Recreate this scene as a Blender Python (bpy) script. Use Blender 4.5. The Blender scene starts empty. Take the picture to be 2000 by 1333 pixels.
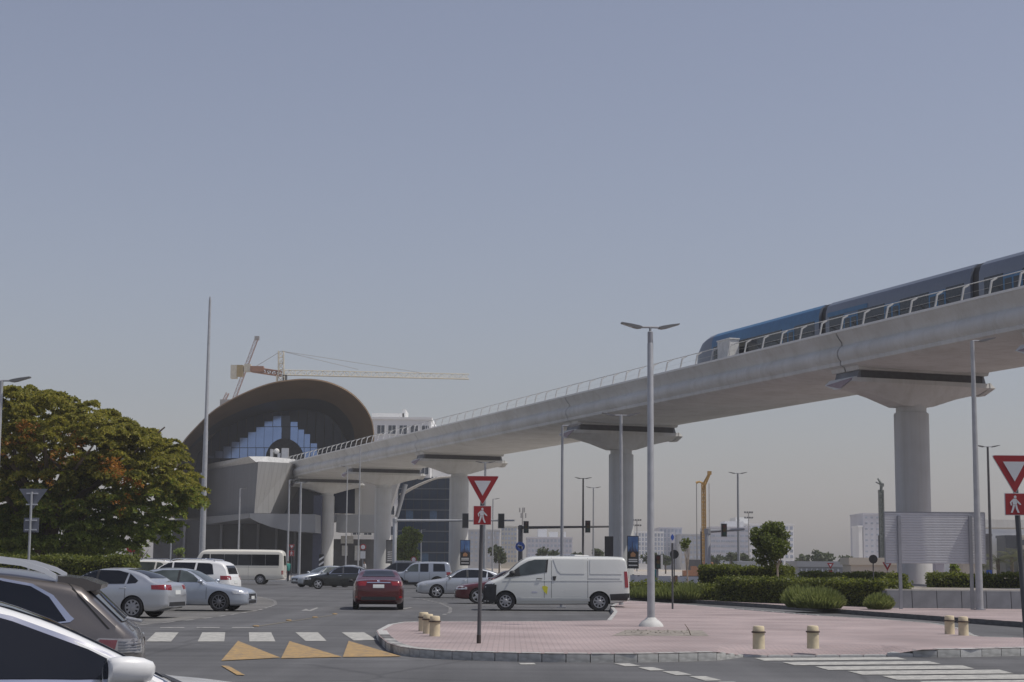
import bpy, bmesh, math, random
import numpy as np
from mathutils import Vector, Matrix
from mathutils.bvhtree import BVHTree
random.seed(7); rng = np.random.default_rng(11)
sc = bpy.context.scene
col = sc.collection
rad = math.radians
# ------------------------------------------------------------------ camera
FPX = 3300.0; CAMH = 1.68
PITCH = math.atan((1102-666.5)/FPX); ROLL = 0.0080
cF = Vector((0, math.cos(PITCH), math.sin(PITCH)))
_R = Vector((1, 0, 0)); _U = Vector((0, -math.sin(PITCH), math.cos(PITCH)))
cR = _R*math.cos(ROLL) + _U*math.sin(ROLL)
cU = _U*math.cos(ROLL) - _R*math.sin(ROLL)
CAM = Vector((0, 0, CAMH))
cam = bpy.data.cameras.new('camera'); cam.sensor_width = 36; cam.lens = 36*FPX/2000
cam.clip_start = 0.1; cam.clip_end = 9000
co = bpy.data.objects.new('camera', cam); col.objects.link(co)
co.matrix_world = Matrix(((cR.x, cU.x, -cF.x, CAM.x), (cR.y, cU.y, -cF.y, CAM.y), (cR.z, cU.z, -cF.z, CAM.z), (0, 0, 0, 1)))
sc.camera = co
# ------------------------------------------------------------------ light
SUN_EL = 62.0; SUN_AZ = -9.0            # azimuth measured from +X towards +Y (degrees)
w = bpy.data.worlds.new('World'); sc.world = w; w.use_nodes = True
nt = w.node_tree; nt.nodes.clear()
sky = nt.nodes.new('ShaderNodeTexSky'); sky.sky_type = 'NISHITA'; sky.sun_disc = False
sky.sun_elevation = rad(SUN_EL); sky.sun_rotation = rad(90-SUN_AZ)
sky.altitude = 0; sky.air_density = 1.3; sky.dust_density = 1.3; sky.ozone_density = 2.5
hs = nt.nodes.new('ShaderNodeHueSaturation'); hs.inputs['Saturation'].default_value = 0.64; hs.inputs['Value'].default_value = 1.0
mx = nt.nodes.new('ShaderNodeMixRGB'); mx.blend_type = 'MULTIPLY'; mx.inputs[0].default_value = 1; mx.inputs[2].default_value = (0.985, 0.94, 1.035, 1)
bg = nt.nodes.new('ShaderNodeBackground'); bg.inputs[1].default_value = 0.102
wo = nt.nodes.new('ShaderNodeOutputWorld')
nt.links.new(sky.outputs[0], hs.inputs['Color']); nt.links.new(hs.outputs[0], mx.inputs[1])
nt.links.new(mx.outputs[0], bg.inputs[0]); nt.links.new(bg.outputs[0], wo.inputs[0])
sl = bpy.data.lights.new('sun', 'SUN'); sl.energy = 3.8; sl.angle = rad(0.55); sl.color = (1.0, 0.95, 0.87)
so = bpy.data.objects.new('sun', sl); col.objects.link(so)
sd = Vector((math.cos(rad(SUN_EL))*math.cos(rad(SUN_AZ)), math.cos(rad(SUN_EL))*math.sin(rad(SUN_AZ)), math.sin(rad(SUN_EL))))
so.location = (0, 0, 80); so.rotation_euler = sd.to_track_quat('Z', 'Y').to_euler()
sc.view_settings.view_transform = 'Standard'; sc.view_settings.look = 'None'
sc.view_settings.exposure = -0.27; sc.view_settings.gamma = 1.0
sc.view_settings.use_curve_mapping = False
sc.cycles.use_denoising = True
sc.cycles.volume_bounces = 0; sc.cycles.max_bounces = 6; sc.cycles.diffuse_bounces = 3; sc.cycles.glossy_bounces = 3
sc.cycles.transparent_max_bounces = 8; sc.cycles.sample_clamp_indirect = 4.0
# ------------------------------------------------------------------ pixel -> place helpers (2000 px wide photograph)
def ray(px, py):
    return cF + cR*((px-1000)/FPX) + cU*((666.5-py)/FPX)
def at(px, py, Y):
    d = ray(px, py); return CAM + d*(Y/d.y)
def gr(px, py, z=0.0):
    d = ray(px, py); return CAM + d*((z-CAMH)/d.z)
def hor(px): return 1102 + (px-1000)*ROLL
def dist(py, px, z=0.0): return gr(px, py, z).y
# ------------------------------------------------------------------ materials
def M(name, c, rough=0.6, metal=0.0, var=0.12, scale=3.0, bump=0.0, bscale=60.0, coat=0.0, spec=0.5, c2=None, island=False, detail=4):
    m = bpy.data.materials.new(name); m.use_nodes = True
    n = m.node_tree.nodes; l = m.node_tree.links; b = n['Principled BSDF']
    b.inputs['Roughness'].default_value = rough; b.inputs['Metallic'].default_value = metal
    b.inputs['Specular IOR Level'].default_value = spec
    if coat: b.inputs['Coat Weight'].default_value = coat; b.inputs['Coat Roughness'].default_value = 0.06
    tc = n.new('ShaderNodeTexCoord')
    rp = n.new('ShaderNodeValToRGB')
    c2 = c2 or tuple(min(1, x*(1+var)) for x in c)
    c1 = tuple(x*(1-var) for x in c)
    rp.color_ramp.elements[0].position = 0.3; rp.color_ramp.elements[1].position = 0.7
    rp.color_ramp.elements[0].color = (*c1, 1); rp.color_ramp.elements[1].color = (*c2, 1)
    if island:
        g = n.new('ShaderNodeNewGeometry'); l.new(g.outputs['Random Per Island'], rp.inputs[0])
        rp.color_ramp.elements[0].position = 0.0; rp.color_ramp.elements[1].position = 1.0
    else:
        ns = n.new('ShaderNodeTexNoise'); ns.inputs['Scale'].default_value = scale; ns.inputs['Detail'].default_value = detail
        l.new(tc.outputs['Object'], ns.inputs['Vector']); l.new(ns.outputs['Fac'], rp.inputs[0])
    l.new(rp.outputs[0], b.inputs['Base Color'])
    if bump:
        n2 = n.new('ShaderNodeTexNoise'); n2.inputs['Scale'].default_value = bscale; n2.inputs['Detail'].default_value = 3
        bp = n.new('ShaderNodeBump'); bp.inputs['Strength'].default_value = bump; bp.inputs['Distance'].default_value = 0.02
        l.new(tc.outputs['Object'], n2.inputs['Vector']); l.new(n2.outputs['Fac'], bp.inputs['Height']); l.new(bp.outputs[0], b.inputs['Normal'])
    return m
def leafmat(name, c1, c2, rough=0.55):
    m = M(name, c1, rough, island=True, c2=c2); 
    n = m.node_tree.nodes; l = m.node_tree.links; b = n['Principled BSDF']
    tr = n.new('ShaderNodeBsdfTranslucent'); ms = n.new('ShaderNodeMixShader'); ms.inputs[0].default_value = 0.55
    l.new(b.inputs['Base Color'].links[0].from_socket, tr.inputs['Color'])
    o = n['Material Output']; l.new(b.outputs[0], ms.inputs[1]); l.new(tr.outputs[0], ms.inputs[2]); l.new(ms.outputs[0], o.inputs['Surface'])
    return m
def brickmat(name, ca, cb, cm, bw, bh, mortar, rough=0.8, bump=0.25, dirt=0.25, dirtscale=0.35, offset=0.5):
    m = bpy.data.materials.new(name); m.use_nodes = True
    n = m.node_tree.nodes; l = m.node_tree.links; b = n['Principled BSDF']; b.inputs['Roughness'].default_value = rough
    tc = n.new('ShaderNodeTexCoord'); br = n.new('ShaderNodeTexBrick'); br.offset = offset
    br.inputs['Color1'].default_value = (*ca, 1); br.inputs['Color2'].default_value = (*cb, 1); br.inputs['Mortar'].default_value = (*cm, 1)
    br.inputs['Scale'].default_value = 1; br.inputs['Brick Width'].default_value = bw; br.inputs['Row Height'].default_value = bh
    br.inputs['Mortar Size'].default_value = mortar
    l.new(tc.outputs['Object'], br.inputs['Vector'])
    ns = n.new('ShaderNodeTexNoise'); ns.inputs['Scale'].default_value = dirtscale; ns.inputs['Detail'].default_value = 6
    l.new(tc.outputs['Object'], ns.inputs['Vector'])
    rp = n.new('ShaderNodeValToRGB'); rp.color_ramp.elements[0].color = (1-dirt, 1-dirt, 1-dirt, 1); rp.color_ramp.elements[1].color = (1+dirt*.3,)*3+(1,)
    rp.color_ramp.elements[0].position = .32; rp.color_ramp.elements[1].position = .68
    l.new(ns.outputs['Fac'], rp.inputs[0])
    mm = n.new('ShaderNodeMixRGB'); mm.blend_type = 'MULTIPLY'; mm.inputs[0].default_value = 1
    l.new(br.outputs['Color'], mm.inputs[1]); l.new(rp.outputs[0], mm.inputs[2]); l.new(mm.outputs[0], b.inputs['Base Color'])
    if bump:
        bp = n.new('ShaderNodeBump'); bp.inputs['Strength'].default_value = bump; bp.inputs['Distance'].default_value = 0.01; bp.invert = True
        l.new(br.outputs['Fac'], bp.inputs['Height']); l.new(bp.outputs[0], b.inputs['Normal'])
    return m
def asphaltmat(name, c, warm=(1, 1, 1)):
    m = bpy.data.materials.new(name); m.use_nodes = True
    n = m.node_tree.nodes; l = m.node_tree.links; b = n['Principled BSDF']; b.inputs['Roughness'].default_value = 0.82
    tc = n.new('ShaderNodeTexCoord')
    def noise(s, d, stretch=None):
        ns = n.new('ShaderNodeTexNoise'); ns.inputs['Scale'].default_value = s; ns.inputs['Detail'].default_value = d
        if stretch:
            mp = n.new('ShaderNodeMapping'); mp.inputs['Scale'].default_value = stretch[:3]; mp.inputs['Rotation'].default_value = (0, 0, stretch[3])
            l.new(tc.outputs['Object'], mp.inputs[0]); l.new(mp.outputs[0], ns.inputs['Vector'])
        else: l.new(tc.outputs['Object'], ns.inputs['Vector'])
        return ns
    def mul(a, fac_out, lo, hi, p0=.3, p1=.7):
        rp = n.new('ShaderNodeValToRGB'); rp.color_ramp.elements[0].position = p0; rp.color_ramp.elements[1].position = p1
        rp.color_ramp.elements[0].color = (lo, lo, lo, 1); rp.color_ramp.elements[1].color = (hi, hi, hi, 1)
        l.new(fac_out, rp.inputs[0])
        mm = n.new('ShaderNodeMixRGB'); mm.blend_type = 'MULTIPLY'; mm.inputs[0].default_value = 1
        l.new(a, mm.inputs[1]); l.new(rp.outputs[0], mm.inputs[2]); return mm.outputs[0]
    rgb = n.new('ShaderNodeRGB'); rgb.outputs[0].default_value = (c*warm[0], c*warm[1], c*warm[2], 1)
    o = rgb.outputs[0]
    o = mul(o, noise(0.22, 6).outputs['Fac'], .74, 1.20)
    o = mul(o, noise(1.0, 4, (0.05, 1.1, 1, 0.0)).outputs['Fac'], .78, 1.14)     # wear along the cross road
    o = mul(o, noise(1.0, 4, (1.3, 0.05, 1, -0.15)).outputs['Fac'], .84, 1.12)   # wear along the side road
    o = mul(o, noise(45, 2).outputs['Fac'], .74, 1.22)
    v = n.new('ShaderNodeTexVoronoi'); v.feature = 'DISTANCE_TO_EDGE'; v.inputs['Scale'].default_value = 0.16
    l.new(tc.outputs['Object'], v.inputs['Vector'])
    o = mul(o, v.outputs['Distance'], .72, 1.0, 0.0, 0.012)                       # sealed cracks
    l.new(o, b.inputs['Base Color'])
    bp = n.new('ShaderNodeBump'); bp.inputs['Strength'].default_value = .25; bp.inputs['Distance'].default_value = .01
    l.new(noise(90, 2).outputs['Fac'], bp.inputs['Height']); l.new(bp.outputs[0], b.inputs['Normal'])
    return m
def concmat(name, c):
    m = M(name, c, .78, var=.07, scale=.3, bump=.05, bscale=8, detail=9)
    n = m.node_tree.nodes; l = m.node_tree.links; b = n['Principled BSDF']; src = b.inputs['Base Color'].links[0].from_socket
    tc = n.new('ShaderNodeTexCoord')
    for sc3, lo, p0, p1 in (((1.6, 1.6, .10), .89, .28, .52), ((.35, .35, .35), .90, .3, .6), ((7, 7, .25), .95, .3, .55)):
        mp = n.new('ShaderNodeMapping'); mp.inputs['Scale'].default_value = sc3; ns = n.new('ShaderNodeTexNoise'); ns.inputs['Scale'].default_value = 1; ns.inputs['Detail'].default_value = 6
        l.new(tc.outputs['Object'], mp.inputs[0]); l.new(mp.outputs[0], ns.inputs['Vector'])
        rp = n.new('ShaderNodeValToRGB'); rp.color_ramp.elements[0].position = p0; rp.color_ramp.elements[1].position = p1; rp.color_ramp.elements[0].color = (lo, lo*.99, lo*.97, 1); rp.color_ramp.elements[1].color = (1, 1, 1, 1)
        l.new(ns.outputs['Fac'], rp.inputs[0]); mm = n.new('ShaderNodeMixRGB'); mm.blend_type = 'MULTIPLY'; mm.inputs[0].default_value = 1
        l.new(src, mm.inputs[1]); l.new(rp.outputs[0], mm.inputs[2]); src = mm.outputs[0]
    l.new(src, b.inputs['Base Color']); return m
def paintmat(name, c, wear=0.5):
    """road paint: base colour with worn-through patches"""
    m = M(name, c, 0.7, var=.08, scale=6)
    n = m.node_tree.nodes; l = m.node_tree.links; b = n['Principled BSDF']
    src = b.inputs['Base Color'].links[0].from_socket
    tc = n.new('ShaderNodeTexCoord'); ns = n.new('ShaderNodeTexNoise'); ns.inputs['Scale'].default_value = 5; ns.inputs['Detail'].default_value = 8; ns.inputs['Roughness'].default_value = .75
    l.new(tc.outputs['Object'], ns.inputs['Vector'])
    rp = n.new('ShaderNodeValToRGB'); rp.color_ramp.elements[0].position = .42; rp.color_ramp.elements[1].position = .62
    rp.color_ramp.elements[0].color = (0, 0, 0, 1); rp.color_ramp.elements[1].color = (wear, wear, wear, 1)
    l.new(ns.outputs['Fac'], rp.inputs[0])
    mm = n.new('ShaderNodeMixRGB'); mm.inputs[2].default_value = (.11, .11, .112, 1)
    l.new(rp.outputs[0], mm.inputs[0]); l.new(src, mm.inputs[1]); l.new(mm.outputs[0], b.inputs['Base Color'])
    return m
m_asphalt = asphaltmat('asphalt', .105, (1.0, 1.0, 1.02))
m_apron = asphaltmat('light_asphalt', .15, (1.03, 1.0, .95))
m_white_paint = paintmat('white_road_paint', (.47, .46, .42), .6)
m_worn_paint = paintmat('worn_white_paint', (.36, .35, .33), .8)
m_yellow_paint = paintmat('yellow_road_paint', (.43, .275, .10), .7)
m_paving = brickmat('pink_pavers', (.42, .325, .312), (.375, .307, .302), (.25, .21, .205), .21, .105, .011, .85, .3, .30, .4)
m_plaza = brickmat('plaza_slabs', (.40, .37, .33), (.36, .33, .30), (.22, .2, .18), .6, .6, .01, .85, .2, .2, .2, 0)
m_kerb = M('kerb_concrete', (.42, .42, .40), .85, var=.25, scale=2.5, bump=.3)
m_kerb_dark = M('dark_kerb_concrete', (.11, .11, .11), .85, var=.3, scale=2, bump=.3)
m_kerb_white = M('whitewashed_kerb', (.52, .52, .50), .8, var=.15, scale=3, bump=.2)
m_sand = M('sand_ground', (.38, .33, .265), .95, var=.18, scale=.15, bump=.4, bscale=5, detail=8)
m_dirt = M('bare_dirt', (.25, .225, .195), .95, var=.35, scale=4, bump=.6, bscale=18)
m_conc = concmat('viaduct_concrete', (.61, .615, .605))
m_conc_dark = M('dark_concrete', (.10, .10, .105), .8, var=.15)
m_pier = concmat('pier_concrete', (.56, .565, .555))
m_panel_mauve = M('mauve_panel', (.30, .235, .245), .7, var=.08)
m_wall_grey = M('barrier_concrete', (.21, .22, .24), .8, var=.22, scale=1.2, bump=.15, detail=7)
m_coping = M('wall_coping', (.50, .48, .44), .8, var=.12)
m_stone_shade = brickmat('shaded_stone_cladding', (.17, .175, .185), (.155, .16, .17), (.11, .112, .12), 1.8, .42, .018, .6, .15, .12, .15)  # same cladding darkened, shade of the side face put into the colour
m_stone_lit = brickmat('lit_stone_cladding', (.38, .375, .36), (.35, .345, .335), (.26, .255, .245), 1.8, .42, .018, .6, .15, .1, .15)  # same cladding lightened for the lit front face
m_galv = M('galvanised_steel', (.40, .41, .42), .5, .35, var=.1, scale=4)
m_pole_grey = M('grey_painted_pole', (.30, .31, .33), .5, .2, var=.08)
m_pole_dark = M('dark_grey_pole', (.10, .10, .105), .55, .2, var=.12)
m_lum = M('luminaire_grey', (.20, .20, .20), .5, .2, var=.1)
m_lens = M('luminaire_lens', (.42, .42, .40), .2, var=.05)
m_rail_grey = M('rail_pale_grey', (.52, .52, .51), .5, var=.05)
m_white = M('white_painted_metal', (.72, .72, .70), .45, var=.05)
m_alu = M('mill_aluminium', (.54, .55, .57), .45, .35, var=.06)
m_signred = M('sign_red', (.34, .025, .028), .45, var=.08)
m_signwhite = M('sign_white', (.66, .66, .66), .45, var=.04)
m_signblue = M('sign_blue', (.04, .11, .42), .45, var=.06)
m_signback = M('sign_back_grey', (.16, .17, .20), .5, .3, var=.08)
m_black = M('black_plastic', (.025, .025, .027), .55, var=.15)
m_rubber = M('tyre_rubber', (.022, .022, .023), .85, var=.2)
m_well = M('wheel_well_black', (.012, .012, .012), .9, var=.1)
m_rim = M('alloy_rim', (.52, .52, .53), .35, .75, var=.05)
m_rim_dark = M('dark_alloy_rim', (.22, .22, .23), .35, .75, var=.08)
m_steelcap = M('painted_wheel_cover', (.36, .36, .37), .45, .45, var=.08)
m_glass = M('tinted_car_glass', (.010, .012, .017), .05, 0, var=.05, spec=.4)
m_glass_lt = M('light_car_glass', (.07, .085, .085), .05, 0, var=.35, scale=1.6, spec=.5)
m_chrome = M('chrome_trim', (.72, .73, .75), .14, 1.0, var=.02)
m_tail = M('tail_lamp_red', (.24, .008, .011), .12, 0, var=.15, scale=20, coat=.8)
m_lampclear = M('clear_lamp', (.60, .60, .60), .12, .3, var=.2, scale=25, coat=.8)
m_plate = M('licence_plate_white', (.70, .72, .70), .5, var=.04)
m_cream_bollard = M('cream_concrete', (.60, .51, .345), .8, var=.16, scale=5, bump=.15)
m_band_dark = M('bollard_band_brown', (.09, .065, .05), .7, var=.15)
m_bark = M('tree_bark', (.14, .11, .085), .9, var=.3, scale=6, bump=.5, bscale=12)
m_bark_pale = M('pale_bark', (.40, .34, .27), .85, var=.2, scale=8, bump=.3)
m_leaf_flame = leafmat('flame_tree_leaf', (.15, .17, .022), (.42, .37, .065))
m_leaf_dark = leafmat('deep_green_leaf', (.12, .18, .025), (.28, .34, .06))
m_blossom = leafmat('orange_blossom', (.36, .12, .02), (.46, .24, .04))
m_leaf_hedge = leafmat('hedge_leaf', (.065, .095, .012), (.225, .245, .042))
m_leaf_tree = leafmat('round_tree_leaf', (.07, .105, .016), (.20, .235, .05))
m_leaf_far = leafmat('distant_tree_leaf', (.05, .075, .03), (.10, .12, .05))
m_leaf_palm = leafmat('palm_frond', (.10, .12, .06), (.19, .19, .10))
m_grassblade = leafmat('ornamental_grass', (.15, .19, .05), (.30, .33, .11))
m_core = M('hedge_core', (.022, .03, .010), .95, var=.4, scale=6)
# ------------------------------------------------------------------ object helpers
def tag(o, label=None, cat=None, group=None, kind=None):
    if label: o['label'] = label
    if cat: o['category'] = cat
    if group: o['group'] = group
    if kind: o['kind'] = kind
    return o
def empty(name, loc=(0, 0, 0), rz=0.0):
    o = bpy.data.objects.new(name, None); col.objects.link(o); o.location = loc; o.rotation_euler = (0, 0, rz); o.empty_display_size = .2
    return o
def thing(name, label, cat, loc=(0, 0, 0), rz=0.0, group=None):
    return tag(empty(name, loc, rz), label, cat, group)
def link(name, me, mats, parent=None, smooth=None, loc=None):
    if not isinstance(mats, (list, tuple)): mats = [mats]
    for m in mats: me.materials.append(m)
    o = bpy.data.objects.new(name, me); col.objects.link(o)
    if parent: o.parent = parent
    if loc is not None: o.location = loc
    if smooth is not None:
        me.polygons.foreach_set('use_smooth', [True]*len(me.polygons))
        me.set_sharp_from_angle(angle=rad(smooth))
    return o
class MB:
    def __init__(s): s.v = []; s.f = []; s.mi = []; s.cur = 0
    def add(s, vs, fs):
        b = len(s.v); s.v += [tuple(x) for x in vs]; s.f += [tuple(i+b for i in f) for f in fs]; s.mi += [s.cur]*len(fs); return s
    def box(s, x0, x1, y0, y1, z0, z1):
        return s.add([(x0,y0,z0),(x1,y0,z0),(x1,y1,z0),(x0,y1,z0),(x0,y0,z1),(x1,y0,z1),(x1,y1,z1),(x0,y1,z1)],
              [(0,3,2,1),(4,5,6,7),(0,1,5,4),(1,2,6,5),(2,3,7,6),(3,0,4,7)])
    def tube(s, pts, r, n=8, caps=True):
        pts = [Vector(p) for p in pts]; rs = r if isinstance(r, (list, tuple)) else [r]*len(pts)
        vs = []; fs = []; up = None
        for i, p in enumerate(pts):
            d = (pts[min(i+1, len(pts)-1)]-pts[max(i-1, 0)]).normalized()
            if up is None: up = Vector((0, 0, 1)) if abs(d.z) < .9 else Vector((1, 0, 0))
            a = d.cross(up).normalized(); b2 = a.cross(d).normalized(); up = b2
            for k in range(n):
                t = 2*math.pi*k/n; vs.append(p + a*(rs[i]*math.cos(t)) + b2*(rs[i]*math.sin(t)))
        for i in range(len(pts)-1):
            for k in range(n):
                fs.append((i*n+k, i*n+(k+1) % n, (i+1)*n+(k+1) % n, (i+1)*n+k))
        if caps: fs.append(tuple(range(n-1, -1, -1))); fs.append(tuple(range((len(pts)-1)*n, len(pts)*n)))
        return s.add(vs, fs)
    def lathe(s, prof, n=24, axis='z', c=(0, 0, 0), caps=True):
        vs = []; fs = []
        for r, h in prof:
            for k in range(n):
                t = 2*math.pi*k/n
                if axis == 'z': vs.append((c[0]+r*math.cos(t), c[1]+r*math.sin(t), c[2]+h))
                elif axis == 'y': vs.append((c[0]+r*math.cos(t), c[1]+h, c[2]+r*math.sin(t)))
                else: vs.append((c[0]+h, c[1]+r*math.cos(t), c[2]+r*math.sin(t)))
        for i in range(len(prof)-1):
            for k in range(n):
                q = (i*n+k, i*n+(k+1) % n, (i+1)*n+(k+1) % n, (i+1)*n+k)
                fs.append(q if axis != 'y' else q[::-1])
        if caps and prof[0][0] > 1e-4: fs.append(tuple(range(n-1, -1, -1)))
        if caps and prof[-1][0] > 1e-4: fs.append(tuple(range((len(prof)-1)*n, len(prof)*n)))
        return s.add(vs, fs)
    def prism(s, poly, a, b, axis='z'):
        """poly: 2-D outline; extruded from a to b along axis (x: poly is (y,z), y: (x,z), z: (x,y))"""
        n = len(poly)
        def P(p, h): return (p[0], p[1], h) if axis == 'z' else ((p[0], h, p[1]) if axis == 'y' else (h, p[0], p[1]))
        vs = [P(p, a) for p in poly]+[P(p, b) for p in poly]
        fs = [tuple(range(n-1, -1, -1)), tuple(range(n, 2*n))]+[(i, (i+1) % n, n+(i+1) % n, n+i) for i in range(n)]
        return s.add(vs, fs)
    def loft(s, rings, closed=True, caps=True):
        n = len(rings[0]); vs = [p for r in rings for p in r]; fs = []
        for i in range(len(rings)-1):
            for k in range(n if closed else n-1):
                fs.append((i*n+k, i*n+(k+1) % n, (i+1)*n+(k+1) % n, (i+1)*n+k))
        if caps: fs.append(tuple(range(n-1, -1, -1))); fs.append(tuple(range((len(rings)-1)*n, len(rings)*n)))
        return s.add(vs, fs)
    def mesh(s, name, fixn=True):
        me = bpy.data.meshes.new(name); me.from_pydata(s.v, [], s.f)
        if any(s.mi): me.polygons.foreach_set('material_index', s.mi)
        me.update()
        if fixn:
            bm = bmesh.new(); bm.from_mesh(me); bmesh.ops.recalc_face_normals(bm, faces=bm.faces); bm.to_mesh(me); bm.free()
        return me
    def build(s, name, mats, parent=None, smooth=None, loc=None):
        return link(name, s.mesh(name), mats, parent, smooth, loc)
def inst(src, parent=None, loc=None, rot=None, scale=None, name=None):
    o = src.copy(); col.objects.link(o); o.parent = parent if parent else src.parent
    if loc is not None: o.location = loc
    if rot is not None: o.rotation_euler = rot
    if scale is not None: o.scale = scale
    return o
def copy_tree(o, parent=None):
    c = o.copy(); col.objects.link(c); c.parent = parent
    for ch in list(o.children): copy_tree(ch, c)
    return c
def sheet(name, pts, z, m, parent=None, kind=None):
    bm = bmesh.new(); vs = [bm.verts.new((p[0], p[1], p[2] if len(p) > 2 and z is None else z)) for p in pts]
    f = bm.faces.new(vs); f.normal_update()
    if f.normal.z < 0: f.normal_flip()
    bmesh.ops.triangulate(bm, faces=bm.faces[:])
    me = bpy.data.meshes.new(name); bm.to_mesh(me); bm.free()
    o = link(name, me, m, parent)
    if kind: o['kind'] = kind
    return o
def quads_mesh(name, C, A, B, m, parent=None, kind=None, mi=None):
    """N flat quads: centres C, half axes A, B (Nx3 arrays)"""
    N = len(C); V = np.stack([C-A-B, C+A-B*.6, C+A*1.1+B, C-A*.6+B], 1).reshape(-1, 3)
    me = bpy.data.meshes.new(name); me.vertices.add(4*N); me.vertices.foreach_set('co', V.astype(np.float32).ravel())
    me.loops.add(4*N); me.loops.foreach_set('vertex_index', np.arange(4*N, dtype=np.int32))
    me.polygons.add(N); me.polygons.foreach_set('loop_start', np.arange(0, 4*N, 4, dtype=np.int32)); me.polygons.foreach_set('loop_total', np.full(N, 4, np.int32))
    if mi is not None: me.polygons.foreach_set('material_index', mi.astype(np.int32))
    me.update(calc_edges=True); me.validate()
    o = link(name, me, m, parent)
    if kind: o['kind'] = kind
    return o
def rand_dirs(n, up=0.0):
    d = rng.normal(size=(n, 3)); d[:, 2] += up; d /= np.linalg.norm(d, axis=1)[:, None]; return d
def leaf_axes(n, size, flat=0.6, jitter=.4):
    nrm = rand_dirs(n, flat*2); t = rand_dirs(n); A = np.cross(nrm, t); A /= np.linalg.norm(A, axis=1)[:, None]+1e-9; B = np.cross(nrm, A)
    s = size*(1+jitter*(rng.random(n)-.5)*2)
    return A*s[:, None], B*(s*.55)[:, None]
# ================================================================== GROUND, ROADS, ISLANDS
ground = sheet('ground', [(-1500, -40), (1500, -40), (1500, 1550), (-1500, 1550)], -.03, m_sand, kind='structure')
road = sheet('road', [(-75, -12), (75, -12), (75, 62), (62, 84), (48, 150), (-75, 150)], 0.0, m_asphalt, kind='structure')
# lighter parking apron under the cars on the left, bounded by the dashed curve
ap = [gr(*p) for p in [(150, 1221), (300, 1219), (420, 1206), (498, 1195), (537, 1182), (530, 1172), (504, 1165), (470, 1160)]]
apron = sheet('parking_apron', [(p.x, p.y) for p in ap]+[(-17, 84), (-45, 84), (-40, 44), (-18, 41)], .004, m_apron, kind='structure')
def mark(name, pxs, m=m_white_paint, z=.008, kind=None):
    return sheet(name, [(lambda g: (g.x, g.y))(gr(*p)) for p in pxs], z, m, road)
for q in [[(285, 1254), (334, 1254), (349, 1236), (304, 1236)], [(386, 1254), (438, 1254), (440, 1236), (395, 1236)], [(487, 1254), (538, 1254), (529.5, 1236), (486, 1236)],
          [(597, 1253), (638, 1253), (621, 1236), (577, 1236)], [(691, 1252), (736, 1251), (711, 1236), (667, 1236)]]:
    mark('zebra_stripe', q, m_white_paint)
for q in [[(432, 1292), (465, 1253), (547.5, 1286)], [(549, 1287.5), (565.5, 1253.5), (668, 1284.5)], [(669.5, 1284.8), (681, 1253), (784, 1283.6)], [(432, 1301.6), (447, 1302.5), (478.5, 1320.5), (462, 1319.6)]]:
    mark('yellow_marking', q, m_yellow_paint, .012)
for x0, x1 in ((313, 360), (384, 429), (453, 496)):
    mark('lane_dash', [(x0, 1227.6), (x1, 1227.6), (x1, 1225.9), (x0, 1225.9)], m_worn_paint)
mark('lane_line', [(500, 1225), (656, 1201.5), (656, 1200.9), (500, 1224)], paintmat('faded_yellow_line', (.26, .22, .14), .8))
for x, y in ((499.5, 1224.5), (564, 1213), (615, 1207), (654, 1200.5)):
    g = gr(x, y); b = MB(); b.lathe([(.09, .0), (.085, .02), (.05, .03)], 10, c=(g.x, g.y, .008)); b.build('road_stud', m_yellow_paint, road)
def dashes(pts, wpx, m=m_worn_paint, duty=.6, n=None, name='lane_dash', wid=.12):
    P = [gr(*p) for p in pts]; L = [0]
    for a, b_ in zip(P, P[1:]): L.append(L[-1]+(b_-a).length)
    def pos(s):
        for i in range(len(P)-1):
            if s <= L[i+1]: return P[i].lerp(P[i+1], (s-L[i])/max(1e-6, L[i+1]-L[i]))
        return P[-1]
    n = n or int(L[-1]/wpx)
    for i in range(n):
        a = pos(L[-1]*(i/n)); b_ = pos(L[-1]*((i+duty)/n)); d = (b_-a).normalized(); nn = Vector((-d.y, d.x, 0))*wid*.5
        sheet(name, [(a+nn)[:2], (a-nn)[:2], (b_-nn)[:2], (b_+nn)[:2]], .008, m, road)
dashes([(270, 1222), (350, 1214), (420, 1206), (460, 1200), (498, 1194), (525, 1187), (538, 1181), (537, 1175), (525, 1170), (504, 1166)], 1.9, wid=.13, duty=.5)
dashes([(800, 1168), (832, 1172), (861, 1179), (880, 1188), (879, 1197), (862, 1203)], 1.7, wid=.13, duty=.5)
mark('turn_arrow', [(588, 1193.5), (598, 1190), (604, 1192.5), (619, 1187), (622, 1188.5), (607, 1194.5), (598, 1193.6)], m_worn_paint)
mark('lane_dash', [(782, 1190), (802, 1187), (806, 1187.6), (786, 1191)], m_worn_paint)
for q in [[(1013, 1296), (1043, 1296), (1047, 1299), (1017, 1299)], [(1161, 1290), (1190, 1290), (1206, 1294.5), (1177, 1294.5)], [(1199, 1297), (1229, 1296.6), (1251, 1302), (1221, 1302.5)],
          [(1245, 1304.5), (1276, 1304.3), (1300, 1310.5), (1270, 1311)], [(1293, 1312.5), (1324, 1312.3), (1352, 1319.5), (1321, 1320)], [(1346, 1322), (1378, 1322), (1410, 1330), (1378, 1331)], [(1402, 1333), (1434, 1333), (1468, 1342), (1436, 1343)]]:
    mark('lane_dash', q, m_white_paint)
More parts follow.
